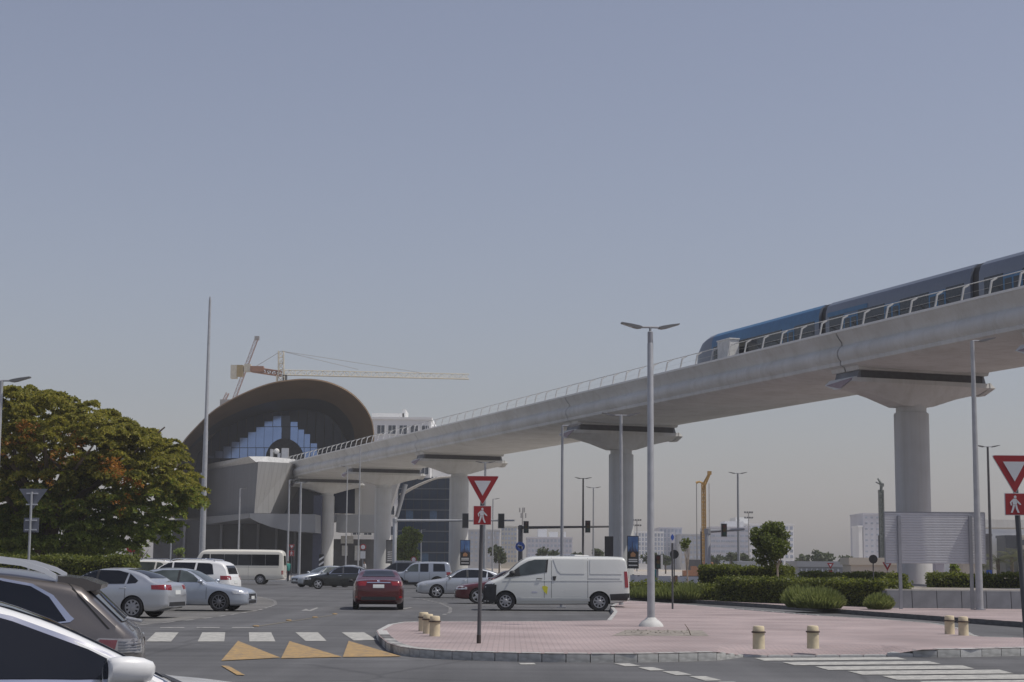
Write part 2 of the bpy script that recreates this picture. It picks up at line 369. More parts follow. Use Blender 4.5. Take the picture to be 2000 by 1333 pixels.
for q in [[(1473, 1286.3), (1752, 1284.6), (1772, 1289.3), (1493, 1291.8)], [(1528, 1294.5), (1815, 1292.6), (1838, 1298), (1552, 1300.6)], [(1592, 1303), (1880, 1300.8), (1904, 1307.5), (1618, 1309.8)],
          [(1655, 1312), (1952, 1309.2), (1980, 1316.6), (1685, 1319.2)], [(1722, 1321.3), (2030, 1318.2), (2062, 1326.5), (1752, 1329)], [(1795, 1332), (2110, 1328.4), (2145, 1337), (1830, 1341)]]:
    mark('zebra_stripe', q, m_white_paint)

# ---- main traffic island with pink pavers and kerb stones
isl_top = .15
front = [(735, 1232), (741, 1243), (757, 1256), (782, 1264), (815, 1268), (860, 1271), (920, 1273.5), (1000, 1275.5), (1080, 1277), (1160, 1277.5), (1240, 1277.5), (1320, 1276), (1400, 1274)]
F = [gr(*p, isl_top) for p in front]
drop_a, drop_b = gr(1452, 1281, .03), gr(1732, 1279.5, .03)
F2 = [gr(*p, isl_top) for p in [(1802, 1269), (1900, 1268), (2030, 1265)]]
right_edge = [gr(2060, 1255, isl_top), gr(2030, 1247, isl_top)]
far = [gr(*p, isl_top) for p in [(1985, 1245.5), (1909, 1243.5), (1895, 1236), (1880, 1228), (1825, 1217.5), (1720, 1209.5), (1604, 1203), (1440, 1190), (1330, 1180), (1230, 1173.5), (1204, 1177), (1191, 1185), (1199, 1195), (1185, 1212)]]
far2 = [gr(*p, isl_top) for p in [(1100, 1213.5), (980, 1214), (860, 1214), (790, 1214.5), (758, 1220)]]
in_a = drop_a + Vector((-.25, 1.5, 0)); in_b = drop_b + Vector((.2, 1.5, 0)); in_a.z = in_b.z = isl_top
poly = F + [in_a, in_b] + F2 + right_edge + far + far2
bm = bmesh.new(); vs = [bm.verts.new((p.x, p.y, isl_top)) for p in poly]; f = bm.faces.new(vs)
f.normal_update()
if f.normal.z < 0: f.normal_flip()
vd = [bm.verts.new((p.x, p.y, p.z)) for p in (drop_a, drop_b)]
bmesh.ops.triangulate(bm, faces=[f])
ia, ib, fl, f2 = vs[len(F)], vs[len(F)+1], vs[len(F)-1], vs[len(F)+2]
for t in ((ia, vd[0], vd[1], ib), (fl, vd[0], ia), (ib, vd[1], f2)): bm.faces.new(t)
bmesh.ops.recalc_face_normals(bm, faces=bm.faces[:])
for ff in bm.faces:
    if ff.normal.z < 0: ff.normal_flip()
me = bpy.data.meshes.new('island_paving'); bm.to_mesh(me); bm.free()
island = link('traffic_island', me, m_paving); island['kind'] = 'structure'
_ks = {}
def kerb_mesh(m):
    if m.name not in _ks:
        bm = bmesh.new(); bmesh.ops.create_cube(bm, size=1)
        bmesh.ops.bevel(bm, geom=[e for e in bm.edges if all(v.co.z > 0 for v in e.verts)], offset=.09, segments=2, affect='EDGES')
        me = bpy.data.meshes.new('kerb_stone'); bm.to_mesh(me); bm.free(); me.materials.append(m); _ks[m.name] = me
    return _ks[m.name]
def kerb(P, parent, step, m, h=.16, wd=.14, inset=.5, z0=0.0, hs=None, side=1):
    L = [0]
    for a, b_ in zip(P, P[1:]): L.append(L[-1]+(b_-a).length)
    def pos(s):
        for i in range(len(P)-1):
            if s <= L[i+1]: return P[i].lerp(P[i+1], (s-L[i])/max(1e-6, L[i+1]-L[i]))
        return P[-1].copy()
    n = max(1, round(L[-1]/step))
    for i in range(n):
        a = pos(L[-1]*i/n); b_ = pos(L[-1]*(i+1)/n); d = (b_-a); ln = d.length; ang = math.atan2(d.y, d.x); c = (a+b_)/2
        nn = Vector((-math.sin(ang), math.cos(ang), 0))*side*wd*.5*inset*2
        mm = m(i, n) if callable(m) else m
        o = bpy.data.objects.new('kerb_stone', kerb_mesh(mm)); col.objects.link(o); o.parent = parent
        hh = (c.z if hs is None else hs)+.006
        o.location = (c.x+nn.x, c.y+nn.y, z0+(hh-z0)/2-.01); o.rotation_euler = (0, 0, ang); o.scale = (ln-.016, wd, hh-z0+.02)
front_all = F + [drop_a]
def kmat(i, n):
    return m_kerb_white if i < 4 else (m_kerb_dark if i < 10 else m_kerb)
m_kerb_mid = M('stained_kerb_concrete', (.20, .20, .195), .85, var=.35, scale=2, bump=.3)
def kmat(i, n): return m_kerb_white if i < 5 else ((m_kerb_dark, m_kerb_mid)[i % 2] if i < 10 else (m_kerb_mid if i % 3 == 0 and i < 18 else m_kerb))
kerb(F, island, .42, kmat, wd=.26)
kerb([F[-1], drop_a], island, .5, m_kerb, wd=.26)
kerb([drop_a, drop_b], island, .5, m_kerb_white)
kerb([drop_b]+F2, island, .5, lambda i, n: m_kerb if i % 3 else m_kerb_white, wd=.26)
kerb(list(reversed(far[:7])), island, .8, m_kerb, side=-1)
kerb(list(reversed(far[7:])), island, .8, lambda i, n: m_kerb_white if i % 2 else m_kerb, side=-1)
kerb(list(reversed(far2)), island, .8, m_kerb, side=-1)
kerb([far[6], far[7]], island, .9, m_kerb, hs=isl_top+.02)
kerb([far2[-1], F[0]], island, .5, m_kerb_white)
pt = [gr(*p, isl_top) for p in [(1195, 1242), (1385, 1243), (1372, 1232), (1222, 1231)]]
dp = MB()
for i in range(11):
    for j in range(3):
        a = pt[3].lerp(pt[2], (i+random.uniform(.1, .9))/13); b_ = pt[0].lerp(pt[1], (i+random.uniform(.1, .9))/13); c = a.lerp(b_, (j+random.random())/4)
        r = random.uniform(.012, .04); dp.lathe([(r, 0), (r*.8, r*.5), (r*.2, r*.7)], 5, c=(c.x, c.y, isl_top+.004))
sheet('dirt_patch', [(p.x, p.y) for p in pt], isl_top+.004, m_dirt, island)
o = dp.build('rubble', m_dirt, island); o['kind'] = 'stuff'
g0 = gr(1349, 1241, isl_top); g1 = g0+Vector((-.12, .1, .24))
b = MB(); b.tube([g0, (g0+g1)/2+Vector((.02, 0, 0)), g1], [.012, .01, .006], 6)
tag(b.build('dead_twig', m_bark), 'thin bare twig sticking up from the dirt patch beside the lamp post foot', 'twig')

# ---- far verge behind the slip lane: pavement strip, planting bed
vk = [gr(*p, .15) for p in [(1150, 1161), (1228, 1166.5), (1340, 1171.5), (1500, 1181), (1700, 1195), (1850, 1205.5), (2000, 1216), (2300, 1238)]]
verge = sheet('verge_pavement', [(p.x, p.y) for p in vk]+[(42, 74), (30, 118), (2, 118)], .15, m_paving, kind='structure')
kerb(vk, verge, 1.0, m_kerb_dark)
# ---- plaza in front of the station
plz = [(-75, 150), (48, 150), (40, 420), (-140, 420)]
plaza = sheet('plaza_pavement', plz, .12, m_plaza, kind='structure')
kerb([Vector((-70, 150, .12)), Vector((30, 150, .12))], plaza, 1.2, m_kerb_white)
# left verge with hedge and tree
lv = sheet('left_verge', [(-45, 66), (-17.5, 66), (-18.5, 92), (-50, 92)], .14, m_sand, kind='structure')
kerb([Vector((-45, 66, .14)), Vector((-17.5, 66, .14)), Vector((-18.5, 92, .14))], lv, 1.0, m_kerb)

# ================================================================== VIADUCT
AX = 60.8; SL = .367; PHI = math.atan(SL)
va = Vector((-math.sin(PHI), math.cos(PHI), 0)); vn = Vector((-math.cos(PHI), -math.sin(PHI), 0))   # along, left/near side
def vp(Y, n=0.0, z=0.0):
    return Vector((AX-SL*Y, Y, 0)) + vn*n + Vector((0, 0, z))
pierY = [83.5, 100.6, 140.7, 180.7, 208.4, 235.0]
prof_l = [(4.62, 15.30), (5.02, 15.42), (5.06, 15.36), (5.03, 15.28), (4.90, 15.05), (4.69, 14.80), (4.66, 14.60), (4.80, 14.50), (4.95, 14.32), (5.00, 14.05), (4.90, 13.82), (4.80, 13.70), (4.77, 13.66), (4.81, 13.62), (4.79, 13.44), (4.52, 13.32), (4.2, 13.24)]
ring = prof_l + [(2.0, 13.17), (-2.0, 13.17)] + [(-a, z) for a, z in reversed(prof_l)] + [(-4.45, 14.30), (-4.30, 13.85), (4.30, 13.85), (4.45, 14.30)]
viad = thing('metro_viaduct', 'long pale concrete elevated railway deck with white guard rails running to the station', 'viaduct')
edges = [36.0]+pierY+[262.0]
for i in range(len(edges)-1):
    a, b_ = edges[i]+.065, edges[i+1]-.065
    mb = MB(); n = max(2, int((b_-a)/6)); mb.loft([[vp(a+(b_-a)*k/n, q[0], q[1]) for q in ring] for k in range(n+1)])
    mb.build('deck_span', m_conc, viad, 40)
for s in (1, -1):
    MB().loft([[vp(Y, a*s, z) for a, z in ((4.98, 15.37), (5.10, 15.37), (5.10, 15.50), (4.98, 15.50))] for Y in (36.2, 120, 200, 261.5)]).build('deck_edge', m_white, viad)
# dark joint filler
for Y in pierY:
    mb = MB(); r2 = [(a*.985, z-.03 if z > 14 else z+.05) for a, z in ring]
    mb.loft([[vp(Y-.066, q[0], q[1]) for q in r2], [vp(Y+.066, q[0], q[1]) for q in r2]]); mb.build('joint_seal', m_conc_dark, viad)
# guard rails: cranked posts and a top rail on both edges
gp = MB()
def post_prof(side):
    vsx = [(4.94, 15.40), (5.01, 15.40), (4.83, 16.22), (4.42, 16.44), (4.41, 16.37), (4.76, 16.17)]
    return [(a*side, z) for a, z in vsx]
for side in (1, -1):
    mbp = MB(); mbp.prism([(a, z-15.4) for a, z in post_prof(side)], -.045, .045, 'y')
    base = mbp.mesh('rail_post'); base.materials.append(m_rail_grey)
    Y = 62.0 if side == 1 else 75.0
    while Y < 250:
        o = bpy.data.objects.new('rail_post', base); col.objects.link(o); o.parent = viad
        # local x = -vn ... rotate so that x maps on vn and y on va
        ang = math.atan2(vn.y, vn.x); o.rotation_euler = (0, 0, ang)
        p = vp(Y, 0, 15.4); o.location = p
        Y += 2.25 if side == 1 else 4.5
    mbp = MB(); mbp.tube([vp(Y, 4.42*side, 16.42) for Y in range(38, 261, 6)], .03, 6); mbp.tube([vp(Y, 4.90*side, 15.85) for Y in range(38, 261, 6)], .006, 5)
    mbp.build('hand_rail', m_rail_grey, viad, 60)
# track plinths and rails
mb = MB()
for tn in (2.15, -2.15):
    for dn in (-.75, .75):
        mb.loft([[vp(Y, tn+dn+a, z) for a, z in ((-.2, 13.86), (.2, 13.86), (.2, 14.0), (-.2, 14.0))] for Y in (36.2, 261.8)])
mb.build('track_plinth', m_kerb, viad)
mb = MB()
for tn in (2.15, -2.15):
    for dn in (-.72, .72):
        mb.loft([[vp(Y, tn+dn+a, z) for a, z in ((-.035, 14.0), (.035, 14.0), (.035, 14.15), (-.035, 14.15))] for Y in (36.2, 261.8)])
mb.build('running_rail', m_pole_dark, viad)
# ---- piers with hull shaped caps
def pier(Y, label, dia=2.05):
    p = vp(Y); t = thing('viaduct_pier', label, 'pier', (p.x, p.y, 0), math.atan2(vn.y, vn.x), 'round concrete piers under the viaduct')
    R = dia/2
    mb = MB(); mb.lathe([(R, -.2), (R, 10.72), (R-.05, 10.80)], 40); mb.build('column', m_pier, t, 35)
    mb = MB(); mb.lathe([(R-.13, 10.78), (R-.13, 11.6)], 40); mb.build('neck', m_pier, t, 35)
    # cap: local x along the cap (towards the near-left end), y along the track
    def sec(x, w, top, bot, sh): return [(x, -w, top), (x, -w-.02, top-sh), (x, -.36-.6*max(0, 1-abs(x)/4.65), bot), (x, .36+.6*max(0, 1-abs(x)/4.65), bot), (x, w+.02, top-sh), (x, w, top)]
    rings = []
    for x, wd, bot in ((-4.65, 1.42, 12.08), (-4.3, 1.48, 12.02), (-2.7, 1.50, 11.66), (-1.0, 1.52, 11.15), (1.0, 1.52, 11.15), (2.7, 1.50, 11.66), (4.3, 1.48, 12.02), (4.65, 1.42, 12.08)):
        rings.append(sec(x, wd, 12.62, bot, .26))
    mb = MB(); mb.loft(rings); mb.build('pier_cap', m_conc, t, 25)
    for s in (1, -1):
        # slanted end block with framed mauve panel
        e0 = sec(s*4.6, 1.47, 12.66, 12.00, .30); e1 = [(x+s*(.10 if z > 12.6 else .42), y*.96, z) for x, y, z in e0]
        mb = MB(); mb.loft([e0, e1]); mb.build('cap_end_frame', m_kerb_white if s < 0 else m_conc, t)
        c = Vector((0, 0, 0))
        for q in e1: c += Vector(q)/6
        pa = [c+(Vector(q)-c)*.86 for q in e1]; pb = [q+Vector((s*.012, 0, 0)) for q in pa]; pa = [q-Vector((s*.03, 0, 0)) for q in pa]
        mb = MB(); mb.loft([pa, pb]); mb.build('cap_end_panel', m_panel_mauve, t)
    mb = MB(); mb.box(-4.2, 4.2, -1.22, 1.22, 12.60, 13.35); mb.build('bearing_beam', m_conc_dark, t)
    for s in (1, -1): mb = MB(); mb.prism([(4.205*s, 12.63), (4.45*s, 12.63), (4.24*s, 13.3), (4.205*s, 13.3)], -1.26, 1.26, 'y'); mb.build('bearing_stop', m_wall_grey, t)
    mb = MB()
    for s in (1, -1):
        mb.prism([(-4.45, 13.08), (4.45, 13.08), (4.55, 13.36), (-4.55, 13.36)], s*.09, s*1.5, 'y')
    mb.build('end_diaphragm', m_conc, t)
    return t
for Y, lab in zip(pierY, ['concrete pier at the right frame edge, only its cap tip in view', 'large round concrete pier behind the back of the billboard',
        'round concrete pier carrying a city advert, behind the white van', 'round concrete pier carrying a narrow poster, behind the give way sign',
        'second round concrete pier from the station, beside the green street tree', 'round concrete pier nearest the station, beside the striped chevron board']):
    pier(Y, lab)
# ---- adverts on the piers
def advert(px0, px1, y0, y1, Y, label, kind=0):
    a = at(px0, y0, Y); c = at(px1, y1, Y); w_, h_ = c.x-a.x, a.z-c.z
    t = thing('advert_panel', label, 'advertising panel', (a.x, Y, c.z), 0, 'advert panels fixed to the viaduct piers')
    MB().box(0, w_, 0, .12, 0, h_).build('casing', m_black, t)
    if kind == 0:
        MB().box(.05*w_, .95*w_, -.01, .0, .52*h_, .98*h_).build('printed_sky', M('advert_blue_print', (.05, .13, .40), .4, c2=(.16, .30, .55), scale=1.4), t)
        mb = MB(); x = .12*w_
        for k, hh in enumerate((.10, .16, .34, .14, .20, .09)):
            mb.prism([(x, .50*h_), (x+.11*w_, .50*h_), (x+.075*w_, (.52+hh*.8)*h_), (x+.05*w_, (.52+hh)*h_)], -.02, -.011, 'y'); x += .13*w_
        mb.build('printed_skyline', M('advert_dark_print', (.05, .04, .06), .5), t)
        MB().prism([(.3*w_, .36*h_), (.7*w_, .36*h_), (.75*w_, .44*h_), (.5*w_, .52*h_), (.28*w_, .45*h_)], -.02, -.0, 'y').build('printed_picture', M('advert_warm_print', (.45, .22, .10), .5), t)
        mb = MB()
        for q in (.26, .20, .08): mb.box(.12*w_, .88*w_, -.014, 0, q*h_, (q+.035)*h_)
        mb.build('printed_line', m_signwhite, t)
    else:
        MB().box(.05*w_, .95*w_, -.01, 0, .04*h_, .96*h_).build('printed_sheet', M('advert_grey_print', (.14, .14, .14), .5), t)
        mb = MB()
        for k in range(5): mb.prism([(.2*w_, (.1+k*.09)*h_), (.75*w_, (.12+k*.09)*h_), (.8*w_, (.15+k*.09)*h_), (.25*w_, (.14+k*.09)*h_)], -.02, -.011, 'y')
        mb.build('printed_line', m_signwhite, t)
    return t
advert(1225, 1247.5, 1047, 1111, 138.2, 'tall advert panel with blue sky and city skyline on the pier behind the van', 0)
advert(899, 918, 1055, 1105, 178.5, 'blue and black advert panel on the pier behind the near give way sign', 0)
advert(754, 769, 1055, 1101, 206.5, 'narrow grey advert panel with slanted white strokes on the pier by the green tree', 1)

# ================================================================== TRAIN
def train():
    t = thing('metro_train', 'blue and grey driverless metro train passing on the elevated deck', 'train')
    m_body = M('train_silver', (.15, .175, .225), .4, .25, var=.05); m_blue = M('train_blue', (.038, .14, .28), .4, .1, var=.1); m_lblue = M('train_pale_blue', (.07, .11, .18), .35, .2, var=.08)
    m_gl = M('train_glass', (.02, .026, .035), .08, var=.1)
    n0 = 2.15; hw = 1.36; zf, zr = 14.35, 17.86
    cs = [(hw-.08, zf), (hw, zf+.35), (hw, zf+2.25), (hw-.04, zf+2.85), (hw-.18, zf+3.22), (hw-.50, zr-.05), (0, zr)]
    full = [(a, z) for a, z in cs]+[(-a, z) for a, z in reversed(cs[:-1])]
    def S(Y, k, zoff=0, lift=0): return [vp(Y, n0+a*k, zf+(z-zf)*(1-lift)+zoff) for a, z in full]
    cars_ = [(121.2, 104.9), (104.2, 90.2), (89.5, 75.6), (74.9, 60.0)]     # Y of front/back of each car
    for i, (ya, yb) in enumerate(cars_):
        mb = MB()
        if i == 0:
            rings = [S(ya, .78, 0, .50), S(ya-.10, .86, 0, .36), S(ya-.4, .93, 0, .19), S(ya-.9, .97, 0, .08), S(ya-1.6, 1, 0, .02), S(ya-2.6, 1), S(ya-3.6, 1), S(ya-3.61, 1), S(yb, 1)]
        else: rings = [S(ya, .97), S(ya-.15, 1), S(yb+.15, 1), S(yb, .97)]
        mb.loft(rings); cb = mb.build('car_body', [m_body, m_blue, m_lblue], t, 30)
        me = cb.data
        for p in me.polygons:
            c = p.center
            if c.z > 16.75 and i == 0 and c.y < 117.6: p.material_index = 1
            if c.z < 14.9: p.material_index = 2
        L = ya-yb; ymid = (ya+yb)/2
        for s in (1, -1):
            def pan(name, y0, y1, z0, z1, m, d=.012, lean=0):
                q = MB(); aa = hw*s+n0
                q.loft([[vp(y0, aa-.03*s, z0), vp(y0, aa+d*s, z0), vp(y0, aa+d*s-.0*s, z1), vp(y0, aa-.03*s, z1)], [vp(y1, aa-.03*s, z0), vp(y1, aa+d*s, z0), vp(y1, aa+d*s, z1), vp(y1, aa-.03*s, z1)]])
                return q.build(name, m, t)
            doors = [ya-L*f for f in ((.30, .78) if i == 0 else (.2, .5, .8))]
            cuts = [ya-(2.9 if i == 0 else .5)]+[d for d in doors]+[yb+.5]
            for k in range(len(cuts)-1):
                y0 = cuts[k]-(.77 if k else 0); y1 = cuts[k+1]+(.77 if k < len(cuts)-2 else 0)
                pan('window_band', y0, y1, 15.25, 16.82, m_gl)
            for d in doors:
                dd = pan('door', d-.75, d+.75, 14.55, 16.75, m_blue, .02)
                q = MB(); aa = hw*s+n0+.024*s
                for u in (-.62, .08): q.loft([[vp(d+u, aa-.01*s, 15.5), vp(d+u, aa+.006*s, 15.5), vp(d+u, aa+.006*s, 16.5), vp(d+u, aa-.01*s, 16.5)], [vp(d+u+.54, aa-.01*s, 15.5), vp(d+u+.54, aa+.006*s, 15.5), vp(d+u+.54, aa+.006*s, 16.5), vp(d+u+.54, aa-.01*s, 16.5)]])
                w_ = q.build('door_window', m_gl, dd)
            if i == 1: pan('blue_stripe', ya-.3, ya-4.5, 16.84, 17.1, m_blue, .006)
        if i == 0:
            q = MB(); q.loft([[vp(y, n0+a*k, z) for a in (-.95, .95) for _ in (0,)] + [vp(y+.05, n0+a*k, z) for a in (.95, -.95)] for y, z, k in ((ya-.06, 16.0, .95), (ya-.32, 16.7, .95), (ya-.75, 17.25, .9))]); q.build('windscreen', m_gl, t)
        q = MB(); q.loft([[vp(y, n0+a, z) for a, z in ((-1.0, 13.95+.22), (1.0, 13.95+.22), (1.0, 14.36), (-1.0, 14.36))] for y in (ya-1.5, yb+1)]); q.build('underframe', m_black, t)
        if i: 
            q = MB(); q.loft([S(ya-.02, .86), S(ya+.72, .86)]); q.build('gangway', m_black, t)
    return t
train()
# cabinet and deck-side gear
p = vp(115.0, 4.2); t = thing('deck_cabinet', 'white equipment cabinet on the viaduct edge beside the train nose', 'cabinet', (p.x, p.y, 14.3), PHI)
MB().box(-.35, .35, -.9, .9, .0, 2.5).build('cabinet_body', m_white, t)
mb = MB(); mb.box(-.39, -.352, -.82, -.02, .25, 2.4); mb.box(-.39, -.352, .02, .82, .25, 2.4); mb.build('cabinet_door', M('cabinet_door_white', (.60, .61, .60), .5), t)
MB().box(-.40, .40, -.95, .95, 2.5, 2.58).build('cabinet_lid', m_white, t)
for k, (Y, hh) in enumerate(((163, 1.5), (168, 1.2), (172, 1.7), (192, 1.3))):
    p = vp(Y, -3.9); t = thing('trackside_box', ['grey trackside box on the deck under the white flats, nearest the camera', 'small trackside box on the deck, second towards the station', 'tall trackside box on the deck, third towards the station', 'trackside box on the deck nearest the station roof'][k], 'equipment box', (p.x, p.y, 14.4), PHI, 'trackside boxes on the deck')
    MB().box(-.3, .3, -.6, .6, 0, hh+.9).build('box_body', m_alu, t); MB().box(-.34, .34, -.65, .65, hh+.9, hh+.96).build('box_lid', m_pole_grey, t)

# ================================================================== STATION
def station():
    t = thing('metro_station', 'metro station with a bronze shell roof and dark blue glazed end', 'station')
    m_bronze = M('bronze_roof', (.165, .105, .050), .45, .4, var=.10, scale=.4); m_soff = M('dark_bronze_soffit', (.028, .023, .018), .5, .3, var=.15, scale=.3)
    m_navy = M('navy_glazing', (.007, .014, .045), .2, 0, var=.1, spec=.3); m_pane = M('pale_blue_glazing', (.27, .38, .66), .12, 1.0, var=.05, scale=.8); m_pane_d = M('dark_blue_glazing', (.035, .055, .12), .1, var=.1)
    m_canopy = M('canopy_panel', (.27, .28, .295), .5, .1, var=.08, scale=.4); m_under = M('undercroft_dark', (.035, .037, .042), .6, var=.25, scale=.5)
    def spline(pts, n=64):
        P = np.array(pts, float); P4 = np.vstack([2*P[0]-P[1], P, 2*P[-1]-P[-2]]); out = []
        m = len(P)-1
        for i in range(n):
            u = i/(n-1)*m; k = min(int(u), m-1); f = u-k; p0, p1, p2, p3 = P4[k:k+4]
            out.append(.5*((2*p1)+(-p0+p2)*f+(2*p0-5*p1+4*p2-p3)*f*f+(-p0+3*p1-3*p2+p3)*f**3))
        return out
    R0 = spline([(338, 1010), (345, 930), (351, 890), (357, 868), (380, 840), (420, 802), (470, 773), (520, 753), (560, 745), (600, 742.5), (640, 748), (680, 766), (708, 792), (724, 820), (729, 850), (726, 882), (716, 915)])
    R1 = spline([(344, 1010), (352, 930), (358, 900), (366, 880), (388, 856), (424, 826), (470, 803), (516, 788), (552, 781), (590, 779), (626, 781), (654, 792), (672, 808), (686, 828), (692, 852), (692, 882), (686, 915)])
    R2 = spline([(354, 1010), (361, 930), (366, 905), (378, 884), (402, 860), (436, 838), (474, 820), (512, 809), (548, 803), (586, 800), (618, 804), (644, 815), (660, 832), (672, 850), (678, 868), (678, 890), (672, 915)])
    n = len(R0); cx, cy = 560, 910
    ring0 = [at(*p, 242) for p in R0]; ring0o = [at(cx+(p[0]-cx)*1.012, cy+(p[1]-cy)*1.015, 242.3) for p in R0]
    ring1 = [at(*p, 249) for p in R1]; ring2 = [at(*p, 261) for p in R2]
    def back(k, Y): return [at(cx+(p[0]-cx)*k, cy+(p[1]-cy)*k, 242.3)+Vector((-.08*(Y-242.3), Y-242.3, 0)) for p in R0]
    MB().loft([ring0, ring0o, back(1.005, 250), back(.94, 275), back(.85, 300), back(.70, 325), back(.45, 345)], closed=False, caps=False).build('shell_roof', m_bronze, t, 50)
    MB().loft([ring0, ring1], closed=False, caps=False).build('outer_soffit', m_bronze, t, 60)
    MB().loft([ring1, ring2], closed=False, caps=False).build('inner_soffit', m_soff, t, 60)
    b = MB(); b.prism([(q.x, q.z) for q in (at(*p, 261) for p in R2)], 261.0, 261.4, 'y'); b.build('end_glazing', m_navy, t)
    for k in range(1, 20):     # mullions of the dark glazing
        x = 362+k*17; ys = [p[1] for p in R2 if abs(p[0]-x) < 9]
        if ys:
            a = at(x, max(min(ys)+3, 0), 260.9); c = at(x, 912, 260.9)
            MB().box(a.x-.04, a.x+.04, 260.85, 260.98, c.z, a.z).build('mullion', m_well, t)
    cols_ = [(404, 889), (420, 881), (436, 872), (452, 863), (468, 855), (484, 844), (500, 834), (516, 823), (533, 812), (550, 812), (567, 824), (582, 839), (594, 848), (606, 866)]
    for i, (x, yt) in enumerate(cols_):
        x1 = cols_[i+1][0] if i+1 < len(cols_) else 620
        yy = [yt]+[y for y in (834, 875) if y > yt+6]+[896]
        for y0, y1 in zip(yy, yy[1:]):
            a = at(x+.8, y0+.5, 260.7); c = at(x1-.8, y1-.5, 260.7)
            MB().box(a.x, c.x, 260.62, 260.80, c.z, a.z).build('glass_pane', m_pane_d if i == 9 else m_pane, t)
    pc = at(556, 896, 260); arc = []
    for k in range(25):
        th = math.pi*k/24; q = at(556+37*math.cos(th), 900-43*math.sin(th), 260.3); arc.append((q.x, q.z))
    MB().prism(arc, 259.9, 260.6, 'y').build('track_portal', M('portal_grey', (.09, .09, .095), .7, var=.2), t)
    # ---- stone base block: side face shade and leaning front face light put into the stone colours
    C0, C1 = at(505, 902, 228), at(497, 1003, 228.6)
    B0, B1 = at(352, 928, 262), at(340, 1015, 262.5)
    D0, D1 = at(569, 905, 231), at(529, 1003, 229.5)
    b = MB(); b.add([B1, C1, C0, B0, B1+Vector((6, 14, 0)), C1+Vector((10, 22, 0)), C0+Vector((10, 22, 0)), B0+Vector((6, 14, 0))], [(0,1,2,3),(4,7,6,5),(0,4,5,1),(1,5,6,2),(2,6,7,3),(3,7,4,0)])
    side = b.build('stone_side_wall', m_stone_shade, t)
    for o, ax_ in ((side, 0),):
        pass
    C0b, C1b = C0+Vector((.02, -.35, 0)), C1+Vector((.02, -.35, 0))
    b = MB(); bk = Vector((2, 12, 0)); q = [C1b, D1, D0, C0b]; b.add(q+[x+bk for x in q], [(0,1,2,3),(7,6,5,4),(0,4,5,1),(1,5,6,2),(2,6,7,3),(3,7,4,0)])
    b.build('stone_front_wall', m_stone_lit, t)
    # white roof parapet above the stone block
    q = [at(408, 918, 251), at(482, 893, 229.5), at(522, 893, 229.5), at(505, 903, 228.0), at(408, 919, 252)]
    b = MB(); a0, a1 = at(404, 919.5, 252), at(404, 907, 252); b0, b1 = at(500, 903, 228.2), at(486, 892, 229.2); c0, c1 = at(523, 903, 229.6), at(523, 892, 230.4)
    bk = Vector((3, 6, 0)); v = [a0, b0, c0, a1, b1, c1]; b.add(v+[x+bk for x in v], [(0,1,4,3),(1,2,5,4),(3,4,5,11,10,9),(0,6,7,1),(1,7,8,2),(0,3,9,6),(2,8,11,5),(6,9,10,7),(7,10,11,8)])
    b.build('roof_parapet', M('parapet_pale_grey', (.50, .50, .49), .6), t)
    # canopy: swooping light band on the right, dark underside towards the left
    top = [(488, 1003), (520, 1003.5), (560, 1004), (616, 1005)]; bot = [(488, 1012), (505, 1021), (530, 1030), (560, 1037), (616, 1041)]
    pts = [at(*p, 226.5) for p in top]+[at(*p, 226.5) for p in reversed(bot)]
    b = MB(); b.prism([(q.x, q.z) for q in pts], 226.5, 240, 'y'); b.build('canopy_front', m_canopy, t)
    b = MB(); l0, l1 = at(350, 1014, 256), at(350, 1033, 256); r0, r1 = at(487.5, 1003, 226.6), at(487.5, 1012, 226.6); bk = Vector((12, 12, 0))
    v = [l0, r0, r1, l1]; b.add(v+[x+bk for x in v], [(0,1,2,3),(7,6,5,4),(0,4,5,1),(1,5,6,2),(2,6,7,3),(3,7,4,0)]); b.build('canopy_side', M('canopy_side_grey', (.20, .21, .225), .5, .1), t)
    # undercroft and dark walls
    x0, x1 = at(300, 1050, 244).x, at(620, 1050, 244).x
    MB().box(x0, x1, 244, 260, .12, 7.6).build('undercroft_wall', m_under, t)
    x0, x1 = at(566, 1000, 238).x, at(616, 1000, 238).x
    b = MB(); q = [at(571, 905, 238), at(700, 905, 238), at(700, 1003, 238), at(534, 1003, 238)]; b.prism([(p.x, p.z) for p in q], 238, 242, 'y'); b.build('dark_glazed_wall', m_navy, t)
    x0, x1 = at(612, 1000, 233).x, at(628, 1000, 233).x; 
    MB().box(x0, x1, 233, 236, .12, at(612, 968, 233).z).build('blue_corner_column', M('dark_blue_column', (.05, .06, .11), .4), t)
    q = [at(696, 930, 239.5), at(785, 930, 239.5), at(760, 1007, 239.5), at(696, 1007, 239.5)]
    MB().prism([(p.x, p.z) for p in q], 237.2, 241, 'y').build('stone_pylon', m_stone_lit, t)
    x0, x1 = at(660, 1000, 239).x, at(742, 1000, 239).x
    MB().box(x0, x1, 237.0, 242, at(700, 1040, 237).z, at(700, 1005.5, 237).z).build('entrance_fascia', m_canopy, t)
    MB().box(x0-1, x1+3, 242.2, 250, .12, 5).build('entrance_recess', M('entrance_shadow', (.09, .09, .095), .7, var=.3, scale=.7), t)
    for k in range(7):
        xx = at(360+k*36, 1050, 243.5).x; MB().box(xx-.16, xx+.16, 243.3, 243.95, .12, 7.2).build('undercroft_fin', m_stone_shade, t)
    for (a_, b_, y0, y1) in ((666, 676, 1047, 1062), (678, 690, 1047, 1062), (668, 679, 1066, 1086), (693, 703, 1066, 1095)):  # plain white panels of the entrance front
        a = at(a_, y0, 242); c = at(b_, y1, 242); MB().box(a.x, c.x, 241.9, 242.15, c.z, a.z).build('window', M('white_shop_panel', (.62, .62, .60), .5), t)
